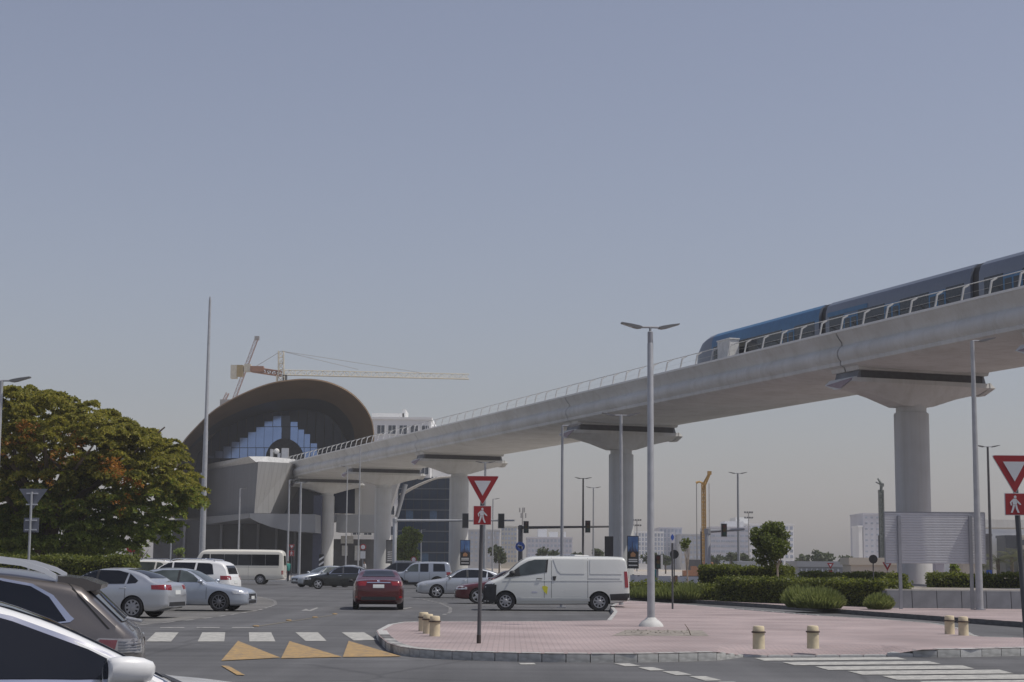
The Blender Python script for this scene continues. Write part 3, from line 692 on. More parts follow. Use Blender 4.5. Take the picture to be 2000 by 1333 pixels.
    # leaning white strut and curved canopy of the side entrance
    a = at(792, 946, 243); c = at(775, 1010, 243); b = MB(); b.tube([a, a.lerp(c, .5), c], [.34, .30, .26], 12); b.build('leaning_strut', m_canopy, t, 40)
    up = spline([(780, 966), (805, 952), (830, 941), (855, 933), (890, 930)], 24); lo = spline([(782, 970), (808, 955), (832, 943.5), (856, 935), (890, 932)], 24)
    b = MB(); b.loft([[at(p[0], p[1], 243), at(q[0], q[1], 243), at(q[0], q[1]+1, 256), at(p[0], p[1]-1, 256)] for p, q in zip(up, lo)]); b.build('entrance_canopy', M('canopy_cream', (.46, .43, .37), .5), t, 40)
    # equipment on the parapet
    for px, wpx, y in ((529, 4, 878), (551, 12, 876), (543, 5, 886)):
        a = at(px, y, 240); c = at(px+wpx, 903, 240); MB().box(a.x, c.x, 239.5, 240.5, c.z, a.z).build('roof_equipment', m_alu, t)
    b = MB(); a = at(540, 882, 240); b.lathe([(.0, -.25), (.3, -.15), (.42, .1), (.40, .12)], 12, 'y', (a.x, 240, a.z)); b.build('dish_antenna', m_white, t, 40)
    return t
station()
# ================================================================== BUILDINGS BEHIND
def wallmat(name, c): return M(name, c, .8, var=.07, scale=.2, detail=6)
m_win = M('building_window', (.06, .075, .10), .12, var=.3, scale=.5)
m_win_haze = M('hazed_window', (.34, .38, .46), .2, var=.25, scale=.5)  # far windows paled, distance haze put into the colour
def block(label, px0, px1, yt, Y, depth, m, rows=0, cols=0, wm=None, cat='building', single=False, wf=.6, hf=.55, skip=0.0, group=None, yb=None, roof=None, grp_z0=2.0, name='building'):
    a = at(px0, yt, Y); b_ = at(px1, yt, Y); W = b_.x-a.x; H = (a.z+b_.z)/2
    t = thing(name, label, cat, (a.x, Y, 0), 0, group)
    MB().box(0, W, 0, depth, -.5, H).build('wall', m, t)
    mb = MB(); mb.box(-.15, W+.15, -.15, depth+.15, H, H+.5); mb.build('roof_parapet', m, t)
    if roof:
        for (f0, f1, hh) in roof: MB().box(f0*W, f1*W, depth*.3, depth*.7, H+.5, H+.5+hh).build('roof_structure', m_white, t)
    if rows:
        wm = wm or m_win; ch = (H-grp_z0)/rows; cw = W/cols; mb = MB(); shared = None
        for i in range(rows):
            for j in range(cols):
                if random.random() < skip: continue
                x = (j+.5)*cw; z = grp_z0+(i+.5)*ch
                if single:
                    if shared is None:
                        s = MB(); s.box(-cw*wf/2, cw*wf/2, -.06, .05, -ch*hf/2, ch*hf/2); shared = s.mesh('window'); shared.materials.append(wm)
                        s = MB(); 
                        for q in ((-cw*wf/2-.08, -cw*wf/2), (cw*wf/2, cw*wf/2+.08), (-.04, .04)): s.box(q[0], q[1], -.11, .03, -ch*hf/2-.08, ch*hf/2+.08)
                        s.box(-cw*wf/2-.1, cw*wf/2+.1, -.16, .03, -ch*hf/2-.16, -ch*hf/2-.08); fr = s.mesh('window_frame'); fr.materials.append(m)
                    o = bpy.data.objects.new('window', shared); col.objects.link(o); o.parent = t; o.location = (x, 0, z)
                    o2 = bpy.data.objects.new('window_frame', fr); col.objects.link(o2); o2.parent = o
                else: mb.box(x-cw*wf/2, x+cw*wf/2, -.12, .1, z-ch*hf/2, z+ch*hf/2)
        if not single:
            o = mb.build('windows', wm, t); o['kind'] = 'stuff'
    return t
w_white = wallmat('white_render', (.80, .80, .79)); w_lilac = wallmat('lilac_grey_render', (.52, .52, .57)); w_cream = wallmat('cream_render', (.55, .52, .44)); w_grey = wallmat('grey_render', (.40, .40, .41)); w_glassy = M('dark_curtain_wall', (.012, .035, .075), .10, 0, var=.5, scale=.25)
bw = block('white flat-roofed apartment block behind the bronze roofed station', 690, 842, 820, 330, 24, w_white, 7, 7, m_win, single=True, wf=.66, hf=.42, roof=[(.2, .62, 1.4), (.60, .64, 2.2)])
block('lower white apartment wing seen beneath the viaduct', 838, 884, 838, 335, 24, w_white, 9, 4, m_win, single=True, wf=.62, hf=.45)
# dark glass office with floor lines
def office():
    Y = 275; a = at(778, 934, Y); b_ = at(886, 934, Y); W = b_.x-a.x; H = a.z
    t = thing('office_building', 'dark blue glass office block between the viaduct piers', 'building', (a.x, Y, 0))
    MB().box(0, W, 0, 25, 0, H).build('wall', m_black, t)
    nf = 9; nc = 7; ch = H/nf; cw = W/nc; s = MB(); s.box(.05, cw-.05, -.12, .05, .12, ch-.12); me = s.mesh('glass_pane'); me.materials.append(w_glassy)
    me2 = me.copy(); me2.materials.clear(); me2.materials.append(M('bright_pane', (.07, .13, .22), .1, var=.3))
    for i in range(nf):
        for j in range(nc):
            o = bpy.data.objects.new('glass_pane', me2 if random.random() < .10 else me); col.objects.link(o); o.parent = t; o.location = (j*cw, 0, i*ch)
    mb = MB(); 
    for i in range(nf+1): mb.box(-.1, W+.1, -.25, 0, i*ch-.07, i*ch+.07)
    mb.build('floor_band', M('floor_band_grey', (.11, .13, .16), .4), t)
office()
block('pale apartment block far off, just right of the give way sign post', 876, 976, 1037, 620, 30, w_grey, 7, 12, m_win_haze, wf=.55, hf=.5)
block('narrow beige block far off beside the traffic light arm', 979, 1010, 1030, 650, 25, w_cream, 8, 5, m_win_haze)
block('low lilac grey complex far off with white roof plant, behind the white van', 1030, 1118, 1052, 600, 40, w_lilac, 5, 12, m_win_haze, roof=[(.25, .45, 3), (.5, .7, 2), (.78, .88, 2)])
block('pale blue glazed block far off right of the advert pier', 1240, 1296, 1041, 640, 30, w_white, 7, 9, m_win_haze, wf=.6, hf=.7)
block('taller pale block far off right of the lamp post', 1288, 1332, 1033, 680, 30, w_lilac, 8, 6, m_win_haze, wf=.5, hf=.75)
block('flat grey block far off behind the drilling rig', 1330, 1400, 1046, 660, 30, w_grey, 6, 9, m_win_haze)
block('grey and white office block far off behind the traffic light head', 1388, 1464, 1032, 560, 30, w_lilac, 7, 8, m_win_haze, wf=.85, hf=.4, roof=[(.45, .95, 2)])
block('wide pale apartment block far off behind the round street tree', 1440, 1550, 1026, 600, 40, w_white, 7, 12, m_win_haze, roof=[(.05, .3, 2.5)])
block('tall pale grey tower far off left of the billboard back', 1686, 1730, 1006, 520, 20, w_lilac, 9, 4, m_win_haze, wf=.4, hf=.3)
block('slim white stair tower far off, left of the pale grey tower', 1677, 1684, 1030, 515, 10, w_white)
block('white building with dark glazed corner behind the palms at the right edge', 1918, 2060, 1024, 330, 30, w_white)
tb = block('dark glazed block behind the right give way sign', 1964, 1988, 1051, 322, 6, M('dark_glazed_wall', (.03, .04, .06), .3), 0, 0)
block('beige rendered block at the far right edge behind the palms', 1990, 2060, 1051, 321, 6, w_cream, 3, 3, m_win)
block('small dark glazed block just right of the billboard back', 1924, 1936, 1048, 325, 3, M('dark_glazed_wall2', (.05, .05, .06), .3), 0, 0)
block('low cream site wall behind the black round sign back', 1662, 1752, 1104, 118, 3, w_cream, cat='wall', name='boundary_wall')
block('low grey site building with small white doors, right of the round tree', 1560, 1662, 1108, 150, 6, w_grey, 1, 10, m_signwhite, grp_z0=.2, wf=.25, hf=.8)
block('pale lattice fronted wall under the billboard back', 1880, 1910, 1098, 112, 3, w_cream, 4, 3, m_win, cat='wall', name='boundary_wall')
block('lilac kiosk under the billboard back', 1828, 1844, 1098, 108, 3, w_lilac, cat='kiosk', name='kiosk')
# elevated road at the far right
t = thing('flyover', 'grey concrete flyover far off behind the right give way sign', 'bridge')
a = at(1905, 1015, 300); c = at(2100, 1020, 300); h_ = 1.4
MB().box(a.x, c.x+20, 300, 310, a.z-1.4, a.z).build('deck', m_conc, t)
for k in range(2): x = c.x-1+k*14; MB().lathe([(.7, 0), (.7, a.z-1.4)], 16, c=(x, 305, 0)).build('column', m_conc, t)

# ================================================================== CRANES AND RIGS
m_cr_or = M('crane_orange', (.33, .16, .09), .6, var=.15); m_cr_wh = M('crane_cream', (.58, .54, .44), .6, var=.12); m_cr_yel = M('rig_yellow', (.40, .235, .06), .6, var=.2); m_cr_grey = M('crane_grey', (.30, .29, .28), .6, var=.15); m_cr_gr = M('rig_grey_green', (.15, .17, .16), .6, var=.2); m_red = M('crane_red', (.34, .20, .17), .6, var=.1)
def lattice(mb, a, b_, w0, bays, r=.09, tri=False):
    a, b_ = Vector(a), Vector(b_); d = (b_-a).normalized(); u = d.cross(Vector((0, 1, 0)) if abs(d.y) < .9 else Vector((1, 0, 0))).normalized(); v = d.cross(u).normalized()
    cs = [u*w0/2+v*w0/2, u*w0/2-v*w0/2, -u*w0/2-v*w0/2, -u*w0/2+v*w0/2] if not tri else [u*w0*.6, -u*w0*.4+v*w0/2, -u*w0*.4-v*w0/2]
    for c in cs: mb.tube([a+c, b_+c], r, 5)
    n = len(cs)
    for i in range(bays):
        p0, p1 = a.lerp(b_, i/bays), a.lerp(b_, (i+1)/bays)
        for k in range(n):
            c0, c1 = cs[k], cs[(k+1) % n]
            if i % 2: c0, c1 = c1, c0
            mb.tube([p0+c0, p1+c1], r*.6, 4); mb.tube([p0+cs[k], p0+cs[(k+1) % n]], r*.6, 4)
Yc = 365.0
mtop, mbase = at(549, 735, Yc), at(549, 1090, Yc); apex = at(549, 686, Yc); jt = at(916, 737, Yc); jr = at(556, 729, Yc); cj = at(455, 724, Yc)
t = thing('tower_crane', 'cream and orange tower crane with long level jib above the station roof', 'crane', (mtop.x, Yc, 0)); T = -t.location
mb = MB(); lattice(mb, Vector((0, 0, 0)), mtop+T, 1.7, 24, .14); mb.build('mast', m_cr_wh, t)
mb = MB(); lattice(mb, mtop+T, apex+T, 1.1, 4, .11); mb.build('apex_tower', m_cr_wh, t)
mb = MB(); lattice(mb, jr+T, jt+T, 1.1, 34, .10, True); mb.build('jib', m_cr_wh, t)
mb = MB(); lattice(mb, mtop+T+Vector((0, 0, .5)), at(492, 722, Yc)+T, 1.0, 6, .14); mb.build('counter_jib', m_cr_or, t)
a = at(490, 716, Yc)+T; c = at(515, 727, Yc)+T; MB().box(a.x, c.x, -.8, .8, c.z, a.z).build('winch_house', m_cr_or, t)
a = at(478, 712, Yc)+T; c = at(490, 727, Yc)+T; MB().box(a.x, c.x, -.7, .7, c.z, a.z).build('machine_panel', m_cr_wh, t)
for k in range(2):
    a = at(452+k*12, 714, Yc)+T; c = at(463+k*12, 740 - k*4, Yc)+T; MB().box(a.x, c.x, -.9, .9, c.z, a.z).build('counterweight', m_cr_wh if k == 0 else M('crane_ochre', (.36, .27, .13), .6), t)
a = at(553, 733, Yc)+T; c = at(560, 746, Yc)+T; MB().box(a.x, c.x, -.8, .8, c.z, a.z).build('cab', m_black, t)
mb = MB(); ap = apex+T
for x, y in ((700, 722), (820, 728)): mb.tube([ap, at(x, y, Yc)+T], .05, 4)
mb.tube([ap, at(500, 716, Yc)+T], .05, 4); mb.build('tie_bar', m_cr_grey, t)
Y2 = 430.0
b0, b1 = at(456, 784, Y2), at(502, 661, Y2)
t = thing('luffing_crane', 'slim raised crane boom crossing behind the tower crane counterweight', 'crane', (b0.x, Y2, 0)); T = -t.location
mb = MB(); lattice(mb, Vector((0, 0, 0)), b0+T, 1.5, 14, .13); mb.build('mast', m_cr_wh, t)
mb = MB(); lattice(mb, b0+T, b1+T, .8, 16, .07, True); mb.build('boom', m_red, t)
mb = MB(); q = b1+T; mb.box(q.x-.6, q.x+.6, -.4, .4, q.z-.5, q.z+.5); mb.build('boom_head', m_cr_grey, t)
q = at(450, 786, Y2)+T; MB().box(q.x-2.5, q.x+1, -1, 1, q.z-1, q.z+.6).build('counterweight', m_cr_grey, t)
Y3 = 480.0; b0, b1 = at(430, 800, Y3), at(445, 768, Y3)
t = thing('luffing_crane', 'small distant crane boom tip peeking over the left slope of the station roof', 'crane', (b0.x, Y3, 0)); T = -t.location
mb = MB(); lattice(mb, Vector((0, 0, 0)), b0+T, 1.3, 12, .12); mb.build('mast', m_red, t)
mb = MB(); lattice(mb, b0+T, b1+T, .8, 5, .10, True); mb.build('boom', m_red, t)
def rig(px, ytop, Y, m, label, head):
    top = at(px, ytop, Y); t = thing('drilling_rig', label, 'drilling rig', (top.x, Y, 0)); H = top.z
    mb = MB(); lattice(mb, (0, 0, 1.5), (0, 0, H-1.2), .46, 22, .055); mb.box(-.10, .10, -.10, .10, 1.5, H-1.3); mb.build('mast', m, t)
    mb = MB()
    if head:
        mb.tube([(0, 0, H-2.0), (.15, 0, H-1.1), (.75, 0, H+.1)], [.24, .22, .16], 6); mb.tube([(.1, 0, H-1.25), (-.55, 0, H-1.0), (-.95, 0, H-1.15)], [.16, .13, .2], 6); mb.box(.5, 1.0, -.25, .25, H-.1, H+.35); mb.tube([(.2, 0, H-1.6), (.85, 0, H-.1)], .06, 5)
    else:
        mb.tube([(0, 0, H-1.4), (.1, 0, H-.5), (-.35, 0, H+.2)], [.18, .2, .1], 6); mb.tube([(.1, 0, H-.6), (-.6, 0, H-.25)], .08, 5); mb.box(-.1, .35, -.2, .2, H-.8, H-.4)
    mb.build('mast_head', m, t)
    mb = MB()
    for x in ((-.9, .7) if head else (-.3, .35)): mb.tube([(x, 0, 1.5), (x, 0, H-1.2)], .05, 4)
    mb.build('cable', m_cr_grey, t)
    mb = MB(); mb.box(-2.2, -.6, -1.1, 1.1, .9, 2.4); mb.build('cab', m_pole_dark if head else m_cr_grey, t)
    for s in (1, -1): MB().prism([(-2.6, .3), (-2.3, 0), (2.3, 0), (2.6, .3), (2.5, .8), (-2.5, .8)], s*1.0-.35, s*1.0+.35, 'y').build('crawler_track', m_black, t)
    MB().tube([(-.35, 0, .5), (-.35, 0, H*.45)], .11, 8).build('kelly_bar', m_pole_dark, t)
rig(1374, 926, 215, m_cr_yel, 'tall yellow drilling rig mast with hammer shaped head on the far building site', True)
rig(1720, 938, 205, m_cr_gr, 'grey green drilling rig mast rising left of the billboard back', False)
# excavator far off
g = at(1352, 1105, 190); t = thing('excavator', 'small orange excavator with raised arm beside the yellow drilling rig', 'excavator', (g.x, 190, 0)); t.scale = (.62, .62, .62)
MB().prism([(-1.8, .2), (-1.5, 0), (1.5, 0), (1.8, .2), (1.7, .8), (-1.7, .8)], -1.2, 1.2, 'y').build('crawler_track', m_black, t)
MB().prism([(-1.7, .85), (1.2, .85), (1.2, 1.7), (.6, 2.6), (-.2, 2.6), (-.3, 1.9), (-1.7, 1.8)], -1.1, 1.1, 'y').build('body', m_cr_or, t)
MB().tube([(1.0, 0, 1.2), (2.4, 0, 3.6), (3.6, 0, 3.2), (3.9, 0, 1.6)], [.25, .22, .2, .15], 6).build('arm', m_cr_or, t)
MB().prism([(3.6, 1.7), (4.2, 1.5), (4.1, .9), (3.5, 1.0)], -.5, .5, 'y').build('bucket', m_pole_dark, t)

# ================================================================== LAMP POSTS
LAMPG = 'street lamps along the roads'
def lamp(px, yt, Y, arms, label, z0=0.0, r0=.10, r1=.065, cone=False, arm=.68, m=m_galv, rz=0.0, group=LAMPG, tip=False):
    top = at(px, yt, Y); H = top.z
    t = thing('street_lamp', label, 'street lamp', (top.x, top.y, z0), rz, group); H -= z0
    mb = MB()
    if tip: mb.lathe([(r0, 0), (r1+.012, H-.42), (r1+.004, H-.40)], 14); mb.build('pole', m, t, 40); MB().lathe([(r1+.006, H-.42), (r1+.006, H-.12), (r1*.5, H-.10), (r1*.5, H)], 12).build('pole_tip', m_pole_grey, t, 40)
    else: mb.lathe([(r0, 0), (r1, H)], 12); mb.build('pole', m, t, 40)
    if cone: MB().lathe([(.32, -.01), (.30, .05), (.23, .13), (.15, .18), (r0+.02, .22), (r0-.02, .23)], 24).build('base_cone', m_kerb_white, t, 50)
    else: MB().box(-.17, .17, -.17, .17, 0, .03).build('base_plate', m_pole_grey, t)
    mb = MB(); l, r = (-arm*.42 if -1 in arms else 0), (arm*.42 if 1 in arms else 0); mb.tube([(l, 0, H), (0, 0, H+.005), (r, 0, H)] if l and r else [(0, 0, H), (l or r, 0, H)], .028, 8); mb.build('bracket', m_pole_grey, t)
    for s in arms:
        k = arm
        hd = MB(); pr = [(.30, -.035), (.42, -.05), (.56, -.025), (1.0, .11), (1.01, .15), (.66, .10), (.40, .05), (.30, .02)]
        ring = lambda w_: None
        mb2 = MB(); mb2.loft([[(s*x*k, y, H+z*k) for x, z in pr] for y in (-.11, -.085, .085, .11)]); ld = mb2.build('lamp_head', m_lum, t)
        mb3 = MB(); mb3.add([(s*.62*k, -.07, H-.012*k), (s*.97*k, -.07, H+.095*k), (s*.97*k, .07, H+.095*k), (s*.62*k, .07, H-.012*k), (s*.62*k, -.07, H-.002), (s*.97*k, -.07, H+.105*k), (s*.97*k, .07, H+.105*k), (s*.62*k, .07, H-.002)], [(0,1,2,3),(7,6,5,4),(0,4,5,1),(1,5,6,2),(2,6,7,3),(3,7,4,0)]); mb3.build('lamp_lens', m_lens, ld)
    return t
Ym = dist(1224, 1268, .15)
lamp(1270, 640, Ym, (-1, 1), 'tall double-armed lamp post with conical foot on the pink island, nearest the camera', .15, .10, .065, True, .75, tip=True, rz=.12)
lamp(1213, 812, 66, (-1, 1), 'double-armed lamp post rising directly behind the rear of the white van', .0, .09, .06, arm=.75)
lamp(1098.5, 832, 67, (1,), 'single-armed lamp post rising behind the cab of the white van', 0, .075, .045, arm=.8, m=m_pole_grey)
lamp(1139, 935, 150, (-1, 1), 'distant double lamp post behind the van, closer to the traffic light head', 0, .12, .07, arm=.75, m=m_pole_dark)
lamp(1159, 953, 172, (-1, 1), 'thinner distant double lamp post just left of the advert pier', 0, .11, .06, arm=.75, m=m_pole_grey)
lamp(1441, 925, 148, (-1, 1), 'distant double lamp post to the left of the round street tree', 0, .13, .08, arm=.80, m=m_pole_grey)
lamp(1899, 666, 62.5, (1,), 'tall single-armed lamp post standing in front of the billboard back', .15, .14, .075, arm=.85)
lamp(1929, 873, 112, (-1, 1), 'dark double lamp post between the billboard back and the right give way sign', 0, .12, .07, arm=.80, m=m_pole_dark)
lamp(3, 744, 52, (1,), 'single-armed lamp post cut by the left picture edge above the flame tree', .0, .09, .06, arm=.88)
lamp(469, 955, 160, (1,), 'low single-armed lamp post in front of the stone side of the station', .12, .09, .06, arm=.6)
lamp(565.5, 938, 152, (1,), 'single-armed lamp post just right of the minibus', .12, .10, .07, arm=.8)
lamp(588, 943, 148, (-1, 1), 'double-armed lamp post second right of the minibus, by the far kerb', .12, .13, .09, arm=.72)
lamp(679, 912, 170, (-1,), 'slim single-armed lamp post between the two piers nearest the station', .12, .08, .05, arm=.7)
lamp(704, 873, 160, (-1,), 'slim tall lamp post with a tiny head left of the green tree', .12, .08, .05, arm=.25)
lamp(948, 904, 116, (-1, 1), 'double-armed lamp post rising behind the near give way sign', 0, .11, .07, arm=.68)
lamp(963, 975, 205, (1,), 'far slim single-armed lamp just right of the near give way sign', 0, .10, .06, arm=.8, m=m_pole_grey)
lamp(823, 1035, 190, (1,), 'short distant lamp post at the dark glass office', .12, .09, .06, arm=.5)
# tall mast
top = at(410.5, 580, 150); t = thing('tall_mast', 'very tall tapered steel mast standing behind the minibus', 'mast', (top.x, 150, .12))
MB().lathe([(.30, 0), (.26, 6), (.25, 6.2), (.20, 13), (.17, 13.15), (.11, top.z-.5), (.06, top.z-.12)], 16).build('pole', m_galv, t, 40)
MB().lathe([(.45, 0), (.45, .06), (.33, .07)], 16).build('base_plate', m_pole_grey, t); MB().box(-.33, -.2, -.12, .12, 9.0, 9.35).build('junction_box', m_alu, t)
# plain poles left, under the flame tree
for px, yt, Y, lab in ((335, 1030, 120, 'plain thin grey pole right of the flame tree, left of the tall mast'), (206, 1016, 84, 'plain thin grey pole in front of the flame tree foliage'), (258, 1062, 100, 'short post with a small red sign under the flame tree')):
    p = at(px, yt, Y); t = thing('thin_pole', lab, 'pole', (p.x, Y, .0)); MB().lathe([(.06, 0), (.045, p.z)], 10).build('pole', m_galv, t, 40)
    if yt == 1062: MB().lathe([(.0, -.02), (.32, -.02), (.32, .02), (0, .02)], 16, 'y', (0, -.08, p.z-.2)).build('sign_plate', m_signred, t)
    else: MB().lathe([(.065, 0), (.04, .05)], 10, c=(0, 0, p.z)).build('pole_cap', m_pole_grey, t)
# stadium floodlight poles far off
for px, yt, lab in ((1462, 1002, 'far floodlight mast with two lamp rows above the round tree'), (1244, 1017, 'far floodlight mast with two lamp rows right of the advert pier')):
    p = at(px, yt, 450); t = thing('floodlight_mast', lab, 'floodlight', (p.x, 450, 0), group='floodlight masts far off'); MB().lathe([(.2, 0), (.12, p.z)], 8).build('pole', m_cr_grey, t)
    mb = MB()
    for z in (0, -1.4):
        mb.box(-1.1, 1.1, -.1, .1, p.z+z-.1, p.z+z)
        for x in (-.95, -.3, .35, .95): mb.box(x-.22, x+.22, -.2, .2, p.z+z, p.z+z+.35)
    mb.build('lamp_row', m_pole_dark, t)
# telecom pole
p = at(1021, 992, 400); t = thing('telecom_mast', 'far pale telecom mast with a bundle of antennas behind the traffic lights', 'mast', (p.x, 400, 0)); MB().lathe([(.25, 0), (.15, p.z)], 8).build('pole', m_cr_grey, t)
mb = MB(); 
for k in range(6): a = k*1.05; mb.box(.7*math.cos(a)-.16, .7*math.cos(a)+.16, .7*math.sin(a)-.1, .7*math.sin(a)+.1, p.z-2.4+(k % 2)*1.3, p.z-1.3+(k % 2)*1.3)
mb.build('antenna', m_cr_grey, t)

# ================================================================== TRAFFIC LIGHTS
m_tl_yel = M('signal_backboard', (.10, .10, .10), .6); m_lensa = M('signal_lens_amber', (.07, .045, .015), .25); m_lensr = M('signal_lens_dark', (.07, .02, .02), .25); m_lensg = M('signal_lens_green', (.02, .05, .04), .25)
def signal(parent, x, y, z, h=1.0, face=1, frame=True):
    w_ = h*.40
    o = MB().box(x-w_/2, x+w_/2, y-.10, y+.10, z-h/2, z+h/2).build('signal_head', m_black, parent)
    if frame:
        mb = MB(); 
        for a, b_, c, d in ((-.5, -.42, -.5, .5), (.42, .5, -.5, .5), (-.42, .42, -.5, -.46), (-.42, .42, .46, .5)): mb.box(x+a*w_*1.15, x+b_*w_*1.15, y-.115, y+.115, z+c*h*1.06, z+d*h*1.06)
        mb.build('signal_rim', m_lum, o)
    for k, m in ((.3, m_lensr), (0, m_lensa), (-.3, m_lensg)):
        mb = MB(); mb.lathe([(0, 0), (h*.125, 0), (h*.13, -.10), (h*.14, -.16)], 14, 'y', (x, y+(.11 if face < 0 else -.10), z+k*h)); mb.build('signal_lens', m_black if face < 0 else m, o)
    return o
def gantry(px, ybase, ytop, Y, pxe, yarm0, yarm1, heads, label, m, rp=.13, face=-1, hh=1.0):
    p = at(px, yarm0, Y); e = at(pxe, yarm1, Y); tp = at(px, ytop, Y); t = thing('traffic_signal', label, 'traffic light', (p.x, Y, 0), group='mast arm traffic lights'); T = -t.location
    MB().lathe([(rp, 0), (rp, tp.z-.1), (rp*.6, tp.z)], 12).build('pole', m, t, 40)
    MB().tube([Vector((0, 0, p.z)), e+T], [rp*.65, rp*.4], 8).build('mast_arm', m, t, 40)
    MB().lathe([(rp+.03, -.15), (rp+.03, .15)], 12, c=(0, 0, p.z)).build('arm_collar', m, t)
    for hx, hy in heads: q = at(hx, hy, Y-.25)+T; signal(t, q.x, q.y, q.z, hh, face)
    return t
gantry(771.5, 1100, 1012, 140, 1005, 1017, 1017, [(909, 1017.5), (979, 1018)], 'light grey mast arm signal reaching from the green tree behind the near give way sign', m_galv, .17, -1, 1.15)
ta = gantry(1016.5, 1095, 1026, 150, 1192, 1031, 1029, [(1027.5, 1030), (1148, 1029)], 'dark mast arm signal behind the white van with a blue arrow disc on its pole', m_pole_dark, .2, 1, 1.0)
q = at(1016, 1068, 149.6)-ta.location
MB().lathe([(0, -.03), (.42, -.03), (.42, .03), (0, .03)], 28, 'y', tuple(q)).build('arrow_disc', m_signblue, ta)
mb = MB(); x, z = q.x, q.z
mb.prism([(x-.27, z+.06), (x-.08, z+.24), (x-.08, z+.12), (x+.12, z+.12), (x+.12, z-.24), (x+.22, z-.24), (x+.22, z+.02), (x-.08, z+.02), (x-.08, z-.12)][::-1], q.y-.045, q.y-.032, 'y'); mb.build('arrow_symbol', m_signwhite, ta)
gantry(1382, 1110, 1034, 100, 1454, 1038, 1034, [(1414, 1036)], 'grey mast arm signal with one head left of the round street tree', m_pole_grey, .17, 1, .72)
def ped_signal(px, yc, Y, h, label, z0=0, back=None):
    p = at(px, yc, Y); t = thing('pedestrian_signal', label, 'traffic light', (p.x, Y, z0), group='post mounted signals')
    MB().lathe([(.055, 0), (.055, p.z-z0+h/2)], 10).build('pole', m_pole_grey, t)
    o = signal(t, 0, -.2, p.z-z0, h, -1 if h > 1 else 1, False)
    if back: MB().box(h*.18, h*.36, -.30, -.06, p.z-z0-h*.52, p.z-z0+h*.52).build('side_shield', m_white, o)
    return t
ped_signal(1284, 1098, 84, .68, 'black signal head with white side shield just right of the near lamp post', .15, True)
ped_signal(1189, 1069, 120, 1.5, 'dark tall signal box edge-on at the left of the advert pier', 0)
ped_signal(1522, 1104, 95, .50, 'small black signal head behind the round street tree', 0, True)
# chevron board and small things by the first pier
p = at(628, 1083, 150); t = thing('chevron_board', 'black and white striped hazard board at the foot of the nearest station pier', 'hazard board', (p.x, 150, .12)); H = p.z-.12
MB().box(-.22, .22, 0, .05, .2, H).build('board', m_black, t); mb = MB()
for k in range(4): z = .35+k*(H-.5)/4; mb.prism([(-.21, z), (.21, z+.28), (.21, z+.46), (-.21, z+.18)], -.012, -.001, 'y')
mb.build('stripe', m_signwhite, t); MB().box(-.04, .04, .05, .1, 0, .5).build('post', m_pole_grey, t)

# ================================================================== SIGNS
def walker(mb, cx, cz, s, y0, y1):
    P = lambda pts: mb.prism([(cx+a*s, cz+b_*s) for a, b_ in pts], y0, y1, 'y')
    P([(.07*math.cos(k*math.pi/7)+.03, .37+.075*math.sin(k*math.pi/7)) for k in range(14)])
    P([(-.09, .28), (.10, .28), (.13, .20), (.11, -.02), (-.10, -.02), (-.11, .14)])       # torso
    P([(-.11, .25), (-.09, .15), (-.17, .08), (-.14, -.06), (-.20, -.07), (-.25, .09)])    # arm bent behind
    P([(.11, .24), (.30, .04), (.33, -.04), (.26, -.03), (.10, .11)])                      # arm forward
    P([(-.10, -.035), (.02, -.035), (-.03, -.20), (-.12, -.44), (-.22, -.44), (-.13, -.20)])
    P([(.025, -.035), (.11, -.035), (.15, -.22), (.24, -.44), (.14, -.44), (.05, -.22)])
def yield_sign(px, py, Y, side, base_z, label, px_post=None, lean=0.0, ped_dy=None, ped=.33, rz=0.0, x_off=0.0):
    c = at(px, py, Y)          # middle of the top edge of the triangle
    t = thing('give_way_sign', label, 'road sign', (c.x-x_off, Y, base_z), rz, 'give way signs with pedestrian plates'); zt = c.z-base_z
    h = side*.88; y0 = -.075
    def tri(k, dz=0):  # shrink about the centroid
        cz = zt-h/3; pts = [(-side/2, zt), (side/2, zt), (0, zt-h)]
        return [(x_off+x*k, cz+(z-cz)*k) for x, z in pts]
    def rounded(pts, r=.03):
        out = []
        n = len(pts)
        for i in range(n):
            a, b_, c_ = Vector(pts[i-1]), Vector(pts[i]), Vector(pts[(i+1) % n])
            u = b_+(a-b_).normalized()*r; v = b_+(c_-b_).normalized()*r
            out += [tuple(u), tuple(u*.25+b_*.5+v*.25), tuple(v)]
        return out
    MB().prism(rounded(tri(1.03)), y0-.002, y0+.018, 'y').build('sign_edge', m_signwhite, t)
    MB().prism(rounded(tri(1.0)), y0-.006, y0-.003, 'y').build('sign_border', m_signred, t)
    MB().prism(tri(.52), y0-.010, y0-.007, 'y').build('sign_centre', m_signwhite, t)
    z1 = zt-h-(.035 if ped_dy is None else ped_dy); z0 = z1-ped*1.06; xc = x_off
    MB().box(xc-ped/2-.008, xc+ped/2+.008, y0-.002, y0+.016, z0-.008, z1+.008).build('plate_edge', m_signwhite, t)
    MB().box(xc-ped/2, xc+ped/2, y0-.006, y0-.003, z0, z1).build('plate_face', m_signred, t)
    mb = MB(); walker(mb, xc-.01, (z0+z1)/2, ped*.98, y0-.010, y0-.007); mb.build('walking_figure', m_signwhite, t)
    mb = MB(); mb.tube([(-lean, 0, 0), (x_off*.5, 0, zt-.05)], .038, 12); mb.build('post', m_pole_dark, t, 40)
    MB().lathe([(.043, 0), (.043, .16)], 12, c=(-lean, 0, 0)).build('post_foot', M('rusty_foot', (.06, .045, .04), .8), t)
    mb = MB()
    for z in (zt-.12, (z0+z1)/2): mb.box(x_off*.5-.05, x_off*.5+.05, -.058, .05, z-.02, z+.02)
    mb.build('clamp', m_pole_grey, t)
    return t
Ys = dist(1257, 938, .15)
